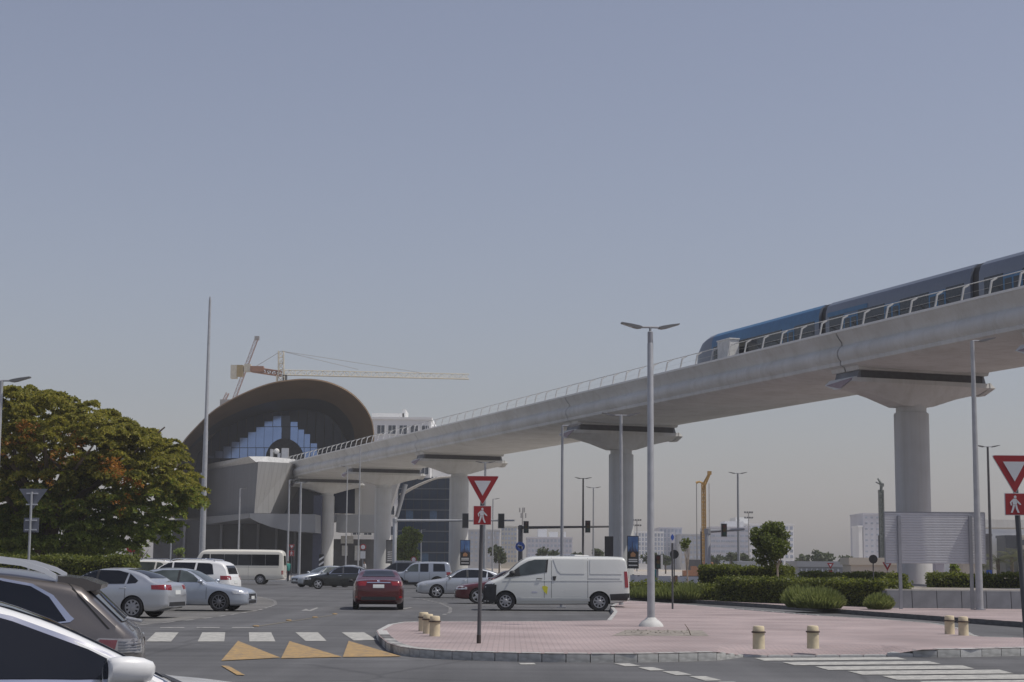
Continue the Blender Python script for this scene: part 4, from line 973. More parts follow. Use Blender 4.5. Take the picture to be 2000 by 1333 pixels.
yield_sign(943, 931, Ys, .63, .15, 'red and white give way triangle over walking figure plate on the pink island', lean=.045, ped=.335, ped_dy=.03)
Yr = 23.6
yield_sign(1977, 891, Yr, .60, 0.0, 'give way triangle over walking figure plate at the right picture edge, closest to the camera', lean=-.12, ped=.275, ped_dy=-.0, x_off=-.03)
# far small give way sign by the minibus
yield_sign(570, 1064, 140, .52, .12, 'small faded give way sign over red plate between the minibus and the double lamp post', ped=.42)
# left sign seen from behind
p = at(66, 955, 54); t = thing('road_sign', 'back of a triangular sign over a square plate in front of the flame tree', 'road sign', (p.x-.06, 54, 0)); z = p.z
MB().prism([(-.42, z), (.50, z), (.04, z-.66)], .03, .05, 'y').build('triangle_plate', m_signback, t); MB().box(-.22, .26, .03, .05, z-1.38, z-.92).build('square_plate', m_signback, t)
MB().tube([(0, 0, 0), (0, 0, z-.1)], .04, 12).build('post', m_galv, t, 40); mb = MB()
for zz in (-.15, -.5, -1.0, -1.3): mb.box(-.16, .2, -.02, .03, z+zz-.02, z+zz+.02)
mb.build('bracket', m_alu, t)
# parking sign post + round sign back
Yp = dist(1190, 1310, .15); p = at(1313, 1040, Yp); t = thing('parking_sign', 'thin dark post with a small blue and white plate behind the near lamp post', 'road sign', (p.x, Yp, .15)); z = p.z-.15
MB().tube([(0, 0, 0), (0, 0, z-.2)], .035, 10).build('post', m_pole_dark, t); MB().box(-.08, .08, -.05, -.035, z-.38, z).build('plate', m_signwhite, t); MB().prism([(0, z-.30), (.055, z-.22), (.055, z-.14), (0, z-.06), (-.055, z-.14), (-.055, z-.22)], -.058, -.051, 'y').build('blue_symbol', m_signblue, t)
for px, py, Y, r, lab in ((1317, 1083, 80, .21, 'black round sign back on a post right of the near lamp post'), (1705.5, 1092.5, 66, .17, 'black round sign back on a thin post left of the billboard posts')):
    p = at(px, py, Y); t = thing('road_sign', lab, 'road sign', (p.x, Y, .15), group='round signs seen from behind'); z = p.z-.15
    MB().lathe([(0, -.012), (r, -.012), (r, .012), (0, .012)], 28, 'y', (0, 0, z)).build('disc', m_black, t); MB().tube([(0, .03, 0), (0, .03, z+r*.4)], .025, 8).build('post', m_pole_dark, t)
for px, py, Y, lab, kind in ((709, 1069, 150, 'red ringed round sign over a white plate between the station piers', 0), (914, 1100, 150, '', 9), (1167+0, 0, 0, '', 9), (850, 1110, 0, '', 9), (808, 1093, 165, 'small round pale sign in front of the green street tree', 0)):
    if kind == 9: continue
    p = at(px, py, Y); t = thing('road_sign', lab, 'road sign', (p.x, Y, .12)); z = p.z-.12
    MB().lathe([(0, -.02), (.28, -.02), (.28, .02), (0, .02)], 24, 'y', (0, 0, z)).build('disc', m_signred, t); MB().lathe([(0, -.03), (.19, -.03), (.19, -.021), (0, -.021)], 24, 'y', (0, 0, z)).build('disc_centre', m_signwhite, t)
    MB().tube([(0, .05, 0), (0, .05, z)], .035, 8).build('post', m_pole_grey, t)
    if px == 709: MB().box(-.22, .22, -.02, .02, z-1.0, z-.36).build('plate', m_signwhite, t)
for px, py, Y, lab in ((1622, 1106, 140, 'small red and white diamond marker on the far site, left of a blue figure sign'), (1733, 1107, 100, 'small red and white give way sign beside the billboard pier')):
    p = at(px, py, Y); t = thing('road_sign', lab, 'road sign', (p.x, Y, .0)); z = p.z
    MB().prism([(-.28, z+.25), (.28, z+.25), (0, z-.25)], -.02, .02, 'y').build('triangle_plate', m_signred, t); MB().prism([(-.12, z+.16), (.12, z+.16), (0, z-.06)], -.03, -.021, 'y').build('triangle_centre', m_signwhite, t)
    MB().box(-.16, .16, -.02, .02, z-.75, z-.35).build('plate', m_signred, t); MB().tube([(0, .04, 0), (0, .04, z)], .03, 6).build('post', m_pole_grey, t)
for px, py, Y, lab in ((1651, 1100, 135, 'small blue sign plate on a dark post on the far site'), (1932, 1124, 92, 'blue sign with white arrow low beside the dark double lamp post')):
    p = at(px, py, Y); t = thing('road_sign', lab, 'road sign', (p.x, Y, 0)); z = p.z
    MB().box(-.15, .15, -.02, .02, z-.28, z+.28).build('plate', m_signblue, t); MB().prism([(-.03, z-.2), (.03, z-.2), (.03, z+.05), (.09, z+.05), (0, z+.2), (-.09, z+.05), (-.03, z+.05)], -.03, -.021, 'y').build('arrow', m_signwhite, t)
    MB().tube([(0, .04, 0), (0, .04, z)], .05 if Y > 100 else .03, 8).build('post', m_pole_dark, t)

# ---- billboard seen from behind
Yb = dist(1190, 1757, .15); a = at(1728, 1001, Yb); c = at(1922, 1000, Yb); z1 = a.z; z0 = at(1728, 1100.5, Yb).z; x0, x1 = a.x, c.x
t = thing('billboard', 'back of a large grey billboard with ribbed aluminium slats on two posts', 'billboard', (x0, Yb, .15)); W = x1-x0; zb, zt = z0-.15, z1-.15
ns = 20; hh = (zt-zb)/ns; s = MB(); s.prism([(0.0, 0), (.045, 0), (.045, hh*.96), (0.0, hh*.96), (-.009, hh*.84), (-.009, hh*.14)], 0, W, 'x'); me = s.mesh('slat'); me.materials.append(m_alu)
for k in range(ns):
    o = bpy.data.objects.new('slat', me); col.objects.link(o); o.parent = t; o.location = (0, 0, zb+k*hh)
MB().box(0, W, .0455, .06, zb, zt).build('face_sheet', m_signwhite, t)
for px in (1757, 1896): x = at(px, 1100, Yb).x-x0; MB().box(x-.055, x+.055, -.13, -.016, 0, zt-.12).build('post', m_pole_grey, t)
mb = MB(); mb.box(-.03, -.001, -.02, .07, zb-.02, zt+.02); mb.box(W+.001, W+.03, -.02, .07, zb-.02, zt+.02); mb.box(0, W, -.02, .07, zt+.001, zt+.03); mb.build('edge_frame', m_pole_grey, t)

# ---- grey barrier wall with planter behind
Yw = 64.5; xa, xb = at(1733, 1150, Yw).x, at(2120, 1150, Yw).x; zt = at(1740, 1151, Yw).z
t = thing('barrier_wall', 'low grey concrete barrier wall behind the billboard posts', 'wall', (xa, Yw, .15)); n = 8; pw = (xb-xa)/n
s = MB(); s.prism([(0, 0), (.06, zt-.15-.05), (.30, zt-.15-.05), (.36, 0)], .012, pw-.012, 'x'); me = s.mesh('wall_panel'); me.materials.append(m_wall_grey)
for k in range(n): o = bpy.data.objects.new('wall_panel', me); col.objects.link(o); o.parent = t; o.location = (k*pw, 0, 0)
MB().box(-.02, xb-xa, .09, .33, zt-.2, zt-.15).build('coping', m_coping, t)
sheet('planter_soil', [(xa, Yw+.3), (xb, Yw+.3), (xb, 96), (xa-1, 96)], zt-.06, m_dirt, kind='structure')
bed = MB(); bed.box(xa, xb, 95.8, 96.1, -.02, zt-.07); bed.box(xa-.02, xa+.2, Yw+.37, 95.8, -.02, zt-.07); tag(bed.build('planter_wall', m_wall_grey), 'low concrete retaining edge around the raised hedge bed behind the barrier', 'wall')
# ---- bollards
def bollard_proto():
    t = thing('bollard', '', 'bollard', group='cream concrete bollards on the pink island')
    MB().lathe([(.115, 0), (.112, .02), (.108, .29)], 24).build('shaft', m_cream_bollard, t, 40)
    MB().lathe([(.108, .288), (.13, .292), (.13, .317), (.108, .322)], 24).build('band', m_band_dark, t, 40)
    MB().lathe([(.108, .32), (.105, .395), (.09, .415), (.0, .42)], 24).build('cap', m_cream_bollard, t, 40)
    return t
bp_ = bollard_proto(); first = True
for px, py, lab in ((827, 1235, 'farthest of the three cream bollards clustered by the left island kerb'), (836, 1240, 'middle of the three cream bollards clustered by the left island kerb'), (849, 1245, 'nearest of the three cream bollards clustered by the left island kerb'),
                    (1482, 1270, 'cream bollard at the dropped kerb, nearer the lamp post'), (1588, 1269, 'cream bollard at the dropped kerb, nearer the right road sign'), (1855, 1241, 'left bollard of the far pair beside the slip lane'), (1882, 1243.5, 'right bollard of the far pair beside the slip lane')):
    o = bp_ if first else copy_tree(bp_); first = False; g = gr(px, py-2, .15); o.location = (g.x, g.y, .15); o['label'] = lab; o.scale = (1.02,)*3
# site clutter on the far side
def low_block(px, py, Y, sx, sy, sz, m, label, cat, name, rz=0, z0=-.03):
    p = at(px, py, Y); t = thing(name, label, cat, (p.x, Y, z0), rz); return t
t = low_block(1467, 1104, 125, 0, 0, 0, None, 'white site cabin behind the tall hedge and round tree', 'site cabin', 'site_cabin')
MB().box(-1.0, .9, 0, 2.2, 0, 1.95).build('cabin_wall', m_white, t); MB().box(-1.05, .95, -.05, 2.25, 1.95, 2.05).build('cabin_roof', M('cabin_roof_pale', (.60, .61, .62), .5), t); MB().box(-.5, .2, -.03, .0, .1, 1.7).build('cabin_door', M('cabin_door_grey', (.5, .51, .53), .5), t)
for k, (px, Y, c) in enumerate(((1335, 120, m_cr_or), (1345, 118, m_signwhite), (1290, 122, m_signwhite), (1262, 118, m_signwhite), (1250, 130, m_signwhite), (1600, 105, m_signwhite), (1633, 104, m_signwhite))):
    g = at(px, 1130, Y); t = thing('water_barrier', ['orange plastic site barrier left of the tall hedge', 'white plastic site barrier beside the orange one', 'white plastic site barrier just right of the near lamp post', 'white plastic site barrier just left of the near lamp post', 'white plastic site barrier right behind the van', 'white plastic barrier right of the round tree', 'white plastic barrier left of the black round sign'][k], 'barrier', (g.x, Y, -.03), random.uniform(-.3, .3), 'plastic barriers on the building site')
    MB().prism([(-.28, 0), (.28, 0), (.2, .25), (.1, .45), (.09, .95), (-.09, .95), (-.1, .45), (-.2, .25)], -.75, .75, 'x').build('barrier_body', c, t); MB().box(-.6, -.45, -.1, .1, .95, 1.0).build('filler_cap', m_black, t)
# ================================================================== VEHICLES
def pchip(pts):
    x = np.array([p[0] for p in pts], float); y = np.array([p[1] for p in pts], float); h = np.diff(x); d = np.diff(y)/h; m = np.zeros(len(x))
    for i in range(1, len(x)-1):
        if d[i-1]*d[i] > 0:
            w1 = 2*h[i]+h[i-1]; w2 = h[i]+2*h[i-1]; m[i] = (w1+w2)/(w1/d[i-1]+w2/d[i])
    m[0] = d[0]; m[-1] = d[-1]
    def f(t):
        t = min(max(t, x[0]), x[-1]); i = min(max(int(np.searchsorted(x, t))-1, 0), len(x)-2); s = (t-x[i])/h[i]
        return (1+2*s)*(1-s)**2*y[i]+s*(1-s)**2*h[i]*m[i]+s*s*(3-2*s)*y[i+1]+s*s*(s-1)*h[i]*m[i+1]
    return f
WHEELS = {}
def wheel_meshes(style, m):
    k = (style, m.name)
    if k in WHEELS: return WHEELS[k]
    R = 1.0; w_ = .62; b = MB()      # unit wheel (radius 1), axis y, outside at -y
    ri = .70 if style != 'steel' else .63
    b.lathe([(ri, w_/2), (.93, w_/2), (1.0, w_*.36), (1.0, -w_*.36), (.93, -w_/2), (ri+.02, -w_/2), (ri-.01, -w_*.42), (ri-.03, -w_*.1), (0, -w_*.08)], 32, 'y')
    me = b.mesh('wheel'); me.materials.append(m_rubber)
    me.polygons.foreach_set('use_smooth', [True]*len(me.polygons)); me.set_sharp_from_angle(angle=rad(35))
    b = MB(); y = -w_*.44
    b.lathe([(ri, y+.06), (ri, y-.02), (ri-.07, y-.02), (ri-.09, y+.05)], 32, 'y', caps=False)
    n = {'five': 5, 'multi': 10, 'steel': 8, 'cover': 9}[style]; sw = {'five': .13, 'multi': .05, 'steel': .085, 'cover': .11}[style]
    for i in range(n):
        a = 2*math.pi*i/n; c, s = math.cos(a), math.sin(a)
        q = []
        for r, ww in ((.08, sw*1.25), (ri-.06, sw*.75 if style != 'steel' else sw)):
            for sg in (-1, 1): q.append((r*c-sg*ww*s, r*s+sg*ww*c))
        v = [(q[0][0], y-.03, q[0][1]), (q[1][0], y-.03, q[1][1]), (q[3][0], y+.0, q[3][1]), (q[2][0], y+.0, q[2][1])]
        b.add(v+[(a_, b_+.10, c_) for a_, b_, c_ in v], [(0,1,2,3),(7,6,5,4),(0,4,5,1),(1,5,6,2),(2,6,7,3),(3,7,4,0)])
    b.lathe([(.0, y-.05), (.16, y-.05), (.2, y-.02), (.2, y+.06)], 20, 'y')
    rm = b.mesh('rim'); rm.materials.append(m)
    WHEELS[k] = (me, rm); return WHEELS[k]
class Car: pass
def build_car(name, label, cat, loc, heading, S, paint, group=None):
    """S: spec. u measured from the front bumper backwards; local x forward, y left, z up; ground z=0"""
    L, W, H = S['L'], S['W'], S['H']; hw = W/2
    t = thing(name, label, cat, (loc[0], loc[1], S.get('z', 0.0)), rad(heading), group)
    zt, zb, pl = pchip(S['top']), pchip(S['bot']), pchip(S['plan'])
    belt = S['belt']; rk = S['rk']
    def G(z):
        if z < .38: return .945+.055*max(0, (z-.18)/.20)
        if z < .70: return 1.0
        if z < belt: return 1.0-.03*((z-.70)/(belt-.70))**1.5
        return .97-(.97-rk)*((z-belt)/(H-belt))**1.08
    def ys(u, z): return hw*pl(u)*G(z)
    us = sorted(set([round(x, 4) for x in list(np.linspace(0, L, S.get('ns', 46)))+[.015, .04, .08, .13, .2, L-.015, L-.04, L-.08, L-.14, L-.22]]))
    rings = []; NS = 11
    for u in us:
        T, B = zt(u), zb(u); x = L/2-u; r = min(S.get('cr', .11), (T-B)*.3); c = S.get('crown', .035)
        half = [(0, B), (ys(u, B)*.85, B), (ys(u, B)*.97, B+.03)]
        z1 = T-c-r
        for k in range(1, NS+1): z = B+.03+(z1-B-.03)*k/NS; half.append((ys(u, z), z))
        y1 = ys(u, z1); ry = min(S.get('crx', .14), y1*.4)
        for k in range(1, 5): a = math.pi/2*k/4; half.append((y1-ry*(1-math.cos(a)), z1+r*math.sin(a)))
        ye = y1-ry
        for k in range(1, 5): y = ye*(1-k/4); half.append((y, T-c*(y/max(ye, .01))**2))
        full = [(x, y, z) for y, z in half]+[(x, -y, z) for y, z in reversed(half[1:-1])]
        rings.append(full)
    n = len(rings[0]); V = [p for r in rings for p in r]; Fc = []
    for i in range(len(rings)-1):
        for k in range(n): Fc.append((i*n+k, i*n+(k+1) % n, (i+1)*n+(k+1) % n, (i+1)*n+k))
    for ri, base in ((0, 0), (len(rings)-1, (len(rings)-1)*n)):
        V.append((rings[ri][0][0]+(.012 if ri == 0 else -.012), 0, sum(p[2] for p in rings[ri])/n)); ci = len(V)-1
        for k in range(n): Fc.append((base+k, base+(k+1) % n, ci))
    me = bpy.data.meshes.new('body'); me.from_pydata(V, [], Fc); me.update()
    bm = bmesh.new(); bm.from_mesh(me); bmesh.ops.recalc_face_normals(bm, faces=bm.faces); bm.to_mesh(me)
    bvh = BVHTree.FromBMesh(bm); bm.free()
    # wheel arches
    ob = bpy.data.objects.new('body', me); col.objects.link(ob)
    me.materials.append(paint); me.materials.append(m_well)
    R = S['R']; wx = [(L/2-S['wf'], 1), (L/2-S['wf'], -1), (L/2-S['wr'], 1), (L/2-S['wr'], -1)]; ar = R*S.get('ak', 1.13)
    cb = MB()
    for x, s in wx: cb.lathe([(ar, s*hw*.50), (ar, s*hw*1.3)], 40, 'y', (x, 0, R*.97))
    cm = cb.mesh('cut'); cu = bpy.data.objects.new('cut', cm); col.objects.link(cu)
    md = ob.modifiers.new('b', 'BOOLEAN'); md.operation = 'DIFFERENCE'; md.object = cu; md.solver = 'EXACT'
    dg = bpy.context.evaluated_depsgraph_get(); me2 = bpy.data.meshes.new_from_object(ob.evaluated_get(dg))
    bpy.data.objects.remove(ob); bpy.data.objects.remove(cu)
    me2.name = 'body'
    for p in me2.polygons:
        c = p.center
        for x, s in wx:
            dd = math.hypot(c.x-x, c.z-R*.97)
            if dd < ar*1.02 and abs(c.y) < hw*.999 and (abs(p.normal.y) < .35 or abs(c.y) < hw*.56) and c.y*s > 0 and dd < ar*1.005: p.material_index = 1
    ob = bpy.data.objects.new('body', me2); col.objects.link(ob); ob.parent = t
    me2.polygons.foreach_set('use_smooth', [True]*len(me2.polygons)); me2.set_sharp_from_angle(angle=rad(32))
    # wheels
    rm_ = S.get('rim', m_rim); wm, rmm = wheel_meshes(S.get('style', 'five'), rm_)
    for x, s in wx:
        o = bpy.data.objects.new('wheel', wm); col.objects.link(o); o.parent = t; o.scale = (R, .34*R/.33*.95, R)
        o.scale = (R,)*3; o.location = (x, s*(hw-.31*R-.015), R); o.rotation_euler = (0, random.uniform(0, 1), math.pi if s > 0 else 0)
        o2 = bpy.data.objects.new('rim', rmm); col.objects.link(o2); o2.parent = o
    # projected patches --------------------------------------------------
    def patch(nm, m, poly, d, off=.007, th=.03, step=.09, parent=None, mirror=False):
        """poly in the plane across d: 'L'/'R' side (u,z); 'F'/'B' (y,z); 'T' (u,y)"""
        bm = bmesh.new(); bm.faces.new([bm.verts.new((a, b_, 0)) for a, b_ in poly])
        lo = [min(p[i] for p in poly) for i in (0, 1)]; hi = [max(p[i] for p in poly) for i in (0, 1)]
        for i in (0, 1):
            k = math.ceil(lo[i]/step)*step
            while k < hi[i]:
                no = (1, 0, 0) if i == 0 else (0, 1, 0)
                bmesh.ops.bisect_plane(bm, geom=bm.verts[:]+bm.edges[:]+bm.faces[:], plane_co=(k, 0, 0) if i == 0 else (0, k, 0), plane_no=no); k += step
        bmesh.ops.triangulate(bm, faces=[f for f in bm.faces if len(f.verts) > 4])
        dirv = {'L': Vector((0, -1, 0)), 'R': Vector((0, 1, 0)), 'F': Vector((-1, 0, 0)), 'B': Vector((1, 0, 0)), 'T': Vector((0, 0, -1)), 'BL': Vector((.72, -.69, 0)), 'BR': Vector((.72, .69, 0)), 'FL': Vector((-.72, -.69, 0)), 'FR': Vector((-.72, .69, 0))}[d]
        bad = []; org = {}
        for v in bm.verts:
            a, b_ = v.co.x, v.co.y
            if d in 'LR': o = Vector((L/2-a, 0, b_))
            elif d in 'FB': o = Vector((0, a, b_))
            elif d == 'T': o = Vector((L/2-a, b_, 1))
            else:  # diagonal: a = signed coordinate across
                pv = Vector((-dirv.y, dirv.x, 0)); bx = Vector(((-L/2+.25) if d[0] == 'B' else (L/2-.25), (hw-.25)*(1 if d[1] == 'L' else -1), 0)); o = bx+pv*a; o.z = b_
            hit, nr, ix, ds = bvh.ray_cast(o-dirv*6, dirv)
            if hit is None: bad.append(v)
            else:
                if nr.dot(dirv) > 0: nr = -nr
                org[v] = hit; v.co = hit+nr*off
        bmesh.ops.delete(bm, geom=bad, context='VERTS')
        if not bm.faces: bm.free(); return None
        r = bmesh.ops.extrude_face_region(bm, geom=bm.faces[:])
        for g in r['geom']:
            if isinstance(g, bmesh.types.BMVert): g.co += dirv*(th+off)
        bmesh.ops.recalc_face_normals(bm, faces=bm.faces[:])
        me = bpy.data.meshes.new(nm); bm.to_mesh(me); bm.free()
        return link(nm, me, m, parent or t, 40)
    def side(nm, m, poly, **k): return [patch(nm, m, poly, s, **k) for s in 'LR']
    c = Car(); c.t, c.patch, c.side, c.S, c.bvh, c.ys, c.zt, c.L, c.hw = t, patch, side, S, bvh, ys, zt, L, hw
    def mirror(u, z, m=paint, size=1.0):
        for s in (1, -1):
            y = ys(u, z); x = L/2-u; k = size
            b = MB(); pr = []
            for dx, f in ((-.10, .55), (-.07, .9), (0, 1), (.07, .85), (.11, .4)):
                pr.append([(x+dx*k*.8, s*(y+.06*k+.12*k+.115*k*f*math.cos(a)), z+.055*k+.075*k*f*math.sin(a)) for a in np.linspace(0, 2*math.pi, 12, endpoint=False)])
            b.loft(pr); mo = b.build('mirror', m, t, 50)
            b = MB(); b.tube([(x, s*(y-.03), z+.0), (x, s*(y+.12*k), z+.03)], [.03*k, .025*k], 6); b.build('mirror_stalk', m_black, mo)
    c.mirror = mirror
    def handle(u, z, m=paint):
        for s in (1, -1):
            y = ys(u, z); x = L/2-u; b = MB(); b.tube([(x+.10, s*(y-.01), z), (x+.07, s*(y+.028), z+.004), (x-.07, s*(y+.028), z+.004), (x-.10, s*(y-.01), z)], .014, 6); b.build('door_handle', m, t, 60)
    c.handle = handle
    def seam(us_, z0, z1):
        for u in us_:
            side('door_seam', m_well, [(u-.006, z0), (u+.006, z0), (u+.006, z1), (u-.006, z1)], off=.0025, th=.01, step=.1)
    c.seam = seam
    return c
BOT = lambda L, g=.20: [(0, g+.06), (.35, g), (L-.45, g), (L, g+.14)]
PLAN = lambda L: [(0, .66), (.06, .76), (.18, .86), (.45, .945), (.9, .985), (1.6, 1.0), (L-1.5, 1.0), (L-.8, .975), (L-.3, .93), (L-.08, .86), (L, .78)]
def sedan_spec(L=4.75, W=1.82, H=1.46, trunk=1.08, **k):
    d = dict(L=L, W=W, H=H, belt=.95, rk=.66, R=.325, wf=.93, wr=L-1.05, top=[(0, .60), (.04, .68), (.2, .77), (.9, .90), (1.38, .985), (1.75, 1.21), (2.15, 1.40), (2.55, H-.005), (3.0, H), (3.45, H-.06), (3.85, H-.19), (4.22*L/4.75, trunk+.06), (L-.32, trunk), (L-.10, trunk-.03), (L-.03, trunk-.14), (L, trunk-.26)], bot=BOT(L), plan=PLAN(L), style='five'); d.update(k); return d
def suv_spec(L=4.7, W=1.88, H=1.72, **k):
    d = dict(L=L, W=W, H=H, belt=1.08, rk=.72, R=.37, wf=.92, wr=L-.98, cr=.12, top=[(0, .72), (.04, .85), (.2, .96), (.8, 1.07), (1.25, 1.13), (1.7, 1.42), (2.05, 1.63), (2.4, H-.02), (3.0, H), (L-.8, H-.03), (L-.42, H-.09), (L-.25, H-.24), (L-.10, 1.15), (L-.03, 1.05), (L, .78)], bot=BOT(L, .24), plan=PLAN(L), style='multi'); d.update(k); return d
def dress_sedan(c, glass=m_glass, trim=None, grille=True, plate=True, hatch=False, rear=True, tail_z=None):
    S = c.S; L, W, H, b = S['L'], S['W'], S['H'], S['belt']; k = L/4.75; p = c.patch
    zb_ = b+.03
    fr = [(1.62*k, zb_), (2.42*k, zb_+.015), (2.42*k, H-.075), (2.2*k, H-.12), (1.95*k, H-.235)]
    rr = [(2.50*k, zb_+.015), (3.38*k, zb_+.03), (3.44*k, H-.155), (3.1*k, H-.085), (2.50*k, H-.075)]
    qq = [(3.46*k, zb_+.03), (3.74*k, zb_+.055), (3.80*k, zb_+.12), (3.50*k, H-.17)]
    if trim:
        ol = [(1.52*k, zb_-.02), (3.76*k, zb_+.03), (3.9*k, zb_+.12), (3.50*k, H-.13), (3.1*k, H-.055), (2.42*k, H-.045), (2.15*k, H-.10), (1.85*k, H-.25)]
        c.side('window_trim', trim, ol, off=.004)
    for nm, q in (('front_side_window', fr), ('rear_side_window', rr), ('quarter_window', qq)): c.side(nm, glass, q, off=.009, step=.05)
    c.side('door_pillar', m_black, [(2.425*k, zb_), (2.495*k, zb_), (2.495*k, H-.078), (2.425*k, H-.078)], off=.011, step=.05)
    p('windscreen', glass, [(-.60, c.zt(1.5*k)-.01), (.60, c.zt(1.5*k)-.01), (.56, H-.22), (.50, H-.085), (-.50, H-.085), (-.56, H-.22)], 'F', off=.010, th=.03, step=.06)
    p('rear_window', glass, [(-.60, c.zt(L-.56*k)+.02), (.60, c.zt(L-.56*k)+.02), (.54, H-.15), (.49, H-.052), (-.49, H-.052), (-.54, H-.15)], 'B', off=.010, th=.03, step=.06)
    tz = tail_z or (c.zt(L-.05)-.16)
    for s in 'LR':
        p('tail_lamp', m_tail, [(-.32, tz-.07), (.30, tz-.05), (.30, tz+.075), (-.05, tz+.09), (-.32, tz+.085)], 'B'+s, off=.006, th=.03, step=.08)
        p('headlamp', m_lampclear, [(-.30, .60), (.26, .60), (.34, .70), (-.05, .735), (-.30, .70)], 'F'+s, off=.006, th=.03, step=.08)
    if plate: p('licence_plate', m_plate, [(-.20, tz-.20), (.20, tz-.20), (.20, tz-.08), (-.20, tz-.08)], 'B', off=.014, th=.02)
    p('rear_bumper_lower', m_black, [(-.66, .29), (.66, .29), (.60, .48), (-.60, .48)], 'B', off=.005, th=.02)
    if grille:
        p('grille', m_black, [(-.42, .46), (.42, .46), (.46, .60), (-.46, .60)], 'F', off=.006, th=.02); p('air_intake', m_black, [(-.50, .28), (.50, .28), (.46, .38), (-.46, .38)], 'F', off=.006, th=.02)
        p('licence_plate', m_plate, [(-.2, .42), (.2, .42), (.2, .52), (-.2, .52)], 'F', off=.016, th=.02)
    c.seam((1.42*k, 2.46*k, 3.42*k), .42, b-.01)
def dress_suv(c, glass=m_glass, rails=True, trim=None, plate=True):
    S = c.S; L, W, H, b = S['L'], S['W'], S['H'], S['belt']; p = c.patch; zb_ = b+.035; e = L-4.7
    fr = [(1.55, zb_), (2.35, zb_+.01), (2.35, H-.12), (2.15, H-.16), (1.9, H-.30)]; rr = [(2.43, zb_+.01), (3.28, zb_+.02), (3.34, H-.13), (2.43, H-.12)]; qq = [(3.38, zb_+.02), (4.02+e, zb_+.05), (3.92+e, H-.20), (3.80+e, H-.15), (3.43, H-.135)]
    if trim: c.side('window_trim', trim, [(1.45, zb_-.03), (4.1+e, zb_+.02), (3.95+e, H-.16), (3.8+e, H-.11), (2.35, H-.085), (2.1, H-.13), (1.8, H-.32)], off=.004)
    for nm, q in (('front_side_window', fr), ('rear_side_window', rr), ('quarter_window', qq)): c.side(nm, glass, q, off=.009, step=.05)
    p('windscreen', glass, [(-.64, c.zt(1.36)), (.64, c.zt(1.36)), (.60, H-.25), (.54, H-.10), (-.54, H-.10), (-.60, H-.25)], 'F', off=.010, th=.03, step=.06)
    p('rear_window', glass, [(-.60, b+.10), (.60, b+.10), (.56, H-.24), (-.56, H-.24)], 'B', off=.010, th=.03, step=.06)
    for s in 'LR':
        p('tail_lamp', m_tail, [(-.26, b-.13), (.22, b-.13), (.22, b+.03), (-.26, b+.03)], 'B'+s, off=.006, th=.03, step=.08)
        p('headlamp', m_lampclear, [(-.26, .74), (.26, .74), (.28, .88), (-.26, .86)], 'F'+s, off=.006, th=.03, step=.08)
    if plate: p('licence_plate', m_plate, [(-.22, .80), (.22, .80), (.22, .92), (-.22, .92)], 'B', off=.012, th=.02)
    p('rear_bumper_lower', m_black, [(-.72, .32), (.72, .32), (.70, .52), (-.70, .52)], 'B', off=.005, th=.02)
    p('grille', m_black, [(-.45, .62), (.45, .62), (.45, .80), (-.45, .80)], 'F', off=.006, th=.02)
    c.seam((1.38, 2.39, 3.32), .45, b)
    if rails:
        for s in (1, -1):
            b_ = MB(); ysr = s*(c.hw*.66); b_.tube([(L/2-u, ysr, z) for u, z in ((2.2, H-.07), (2.35, H+.01), (2.6, H+.035), (3.6, H+.025), (3.9+e, H-.01), (4.0+e, H-.09))], .022, 8); b_.build('roof_rail', m_chrome, c.t, 50)
def P_(px, Y): g = at(px, hor(px), Y); return (g.x, Y)
def anchored(px, Y, heading, lx, ly):
    g = at(px, hor(px), Y); a = rad(heading)
    return (g.x-(lx*math.cos(a)-ly*math.sin(a)), Y-(lx*math.sin(a)+ly*math.cos(a)))
def paint(nm, c, metal=0.0, rough=.32): return M(nm, c, rough, metal, var=.03, scale=1.2, coat=.7)
pt_silver = paint('silver_paint', (.50, .52, .55), .55); pt_bluesilver = paint('blue_silver_paint', (.44, .48, .54), .5); pt_white = paint('white_car_paint', (.78, .78, .77)); pt_red = paint('red_car_paint', (.085, .005, .008), .15, .25); pt_dkred = paint('maroon_car_paint', (.095, .012, .018), .2); pt_black = paint('black_car_paint', (.018, .022, .022), .1, .22); pt_brown = paint('bronze_brown_paint', (.128, .116, .110), .55, .35); pt_van = paint('van_white_paint', (.63, .64, .61)); pt_cream = paint('cream_bus_paint', (.74, .71, .62)); pt_pewter = paint('pewter_paint', (.42, .45, .48), .4); pt_dark = paint('charcoal_car_paint', (.05, .055, .065), .3)
# --- silver sedan at the left, rear towards us
S = sedan_spec(4.62, 1.81, 1.48, style='cover', rim=m_steelcap); c = build_car('parked_car', 'silver sedan with red tail lamp at left, its front hidden behind the brown crossover', 'car', P_(208, 51.5), 169, S, pt_silver)
dress_sedan(c, tail_z=.90, grille=False); c.handle(2.3, .86); c.handle(3.25, .88)
# --- blue silver hatchback behind it, front to the right
S = sedan_spec(4.6, 1.83, 1.46, style='multi', rim=m_rim_dark, R=.335); c = build_car('parked_car', 'bluish silver sedan facing right with dark alloy wheels behind the silver sedan', 'car', P_(368, 59.0), -6, S, pt_bluesilver)
dress_sedan(c, glass=m_glass_lt); c.mirror(1.55, .96); c.patch('chrome_grille_bar', m_chrome, [(-.5, .43), (.5, .43), (.52, .455), (-.52, .455)], 'F', off=.012, th=.02)
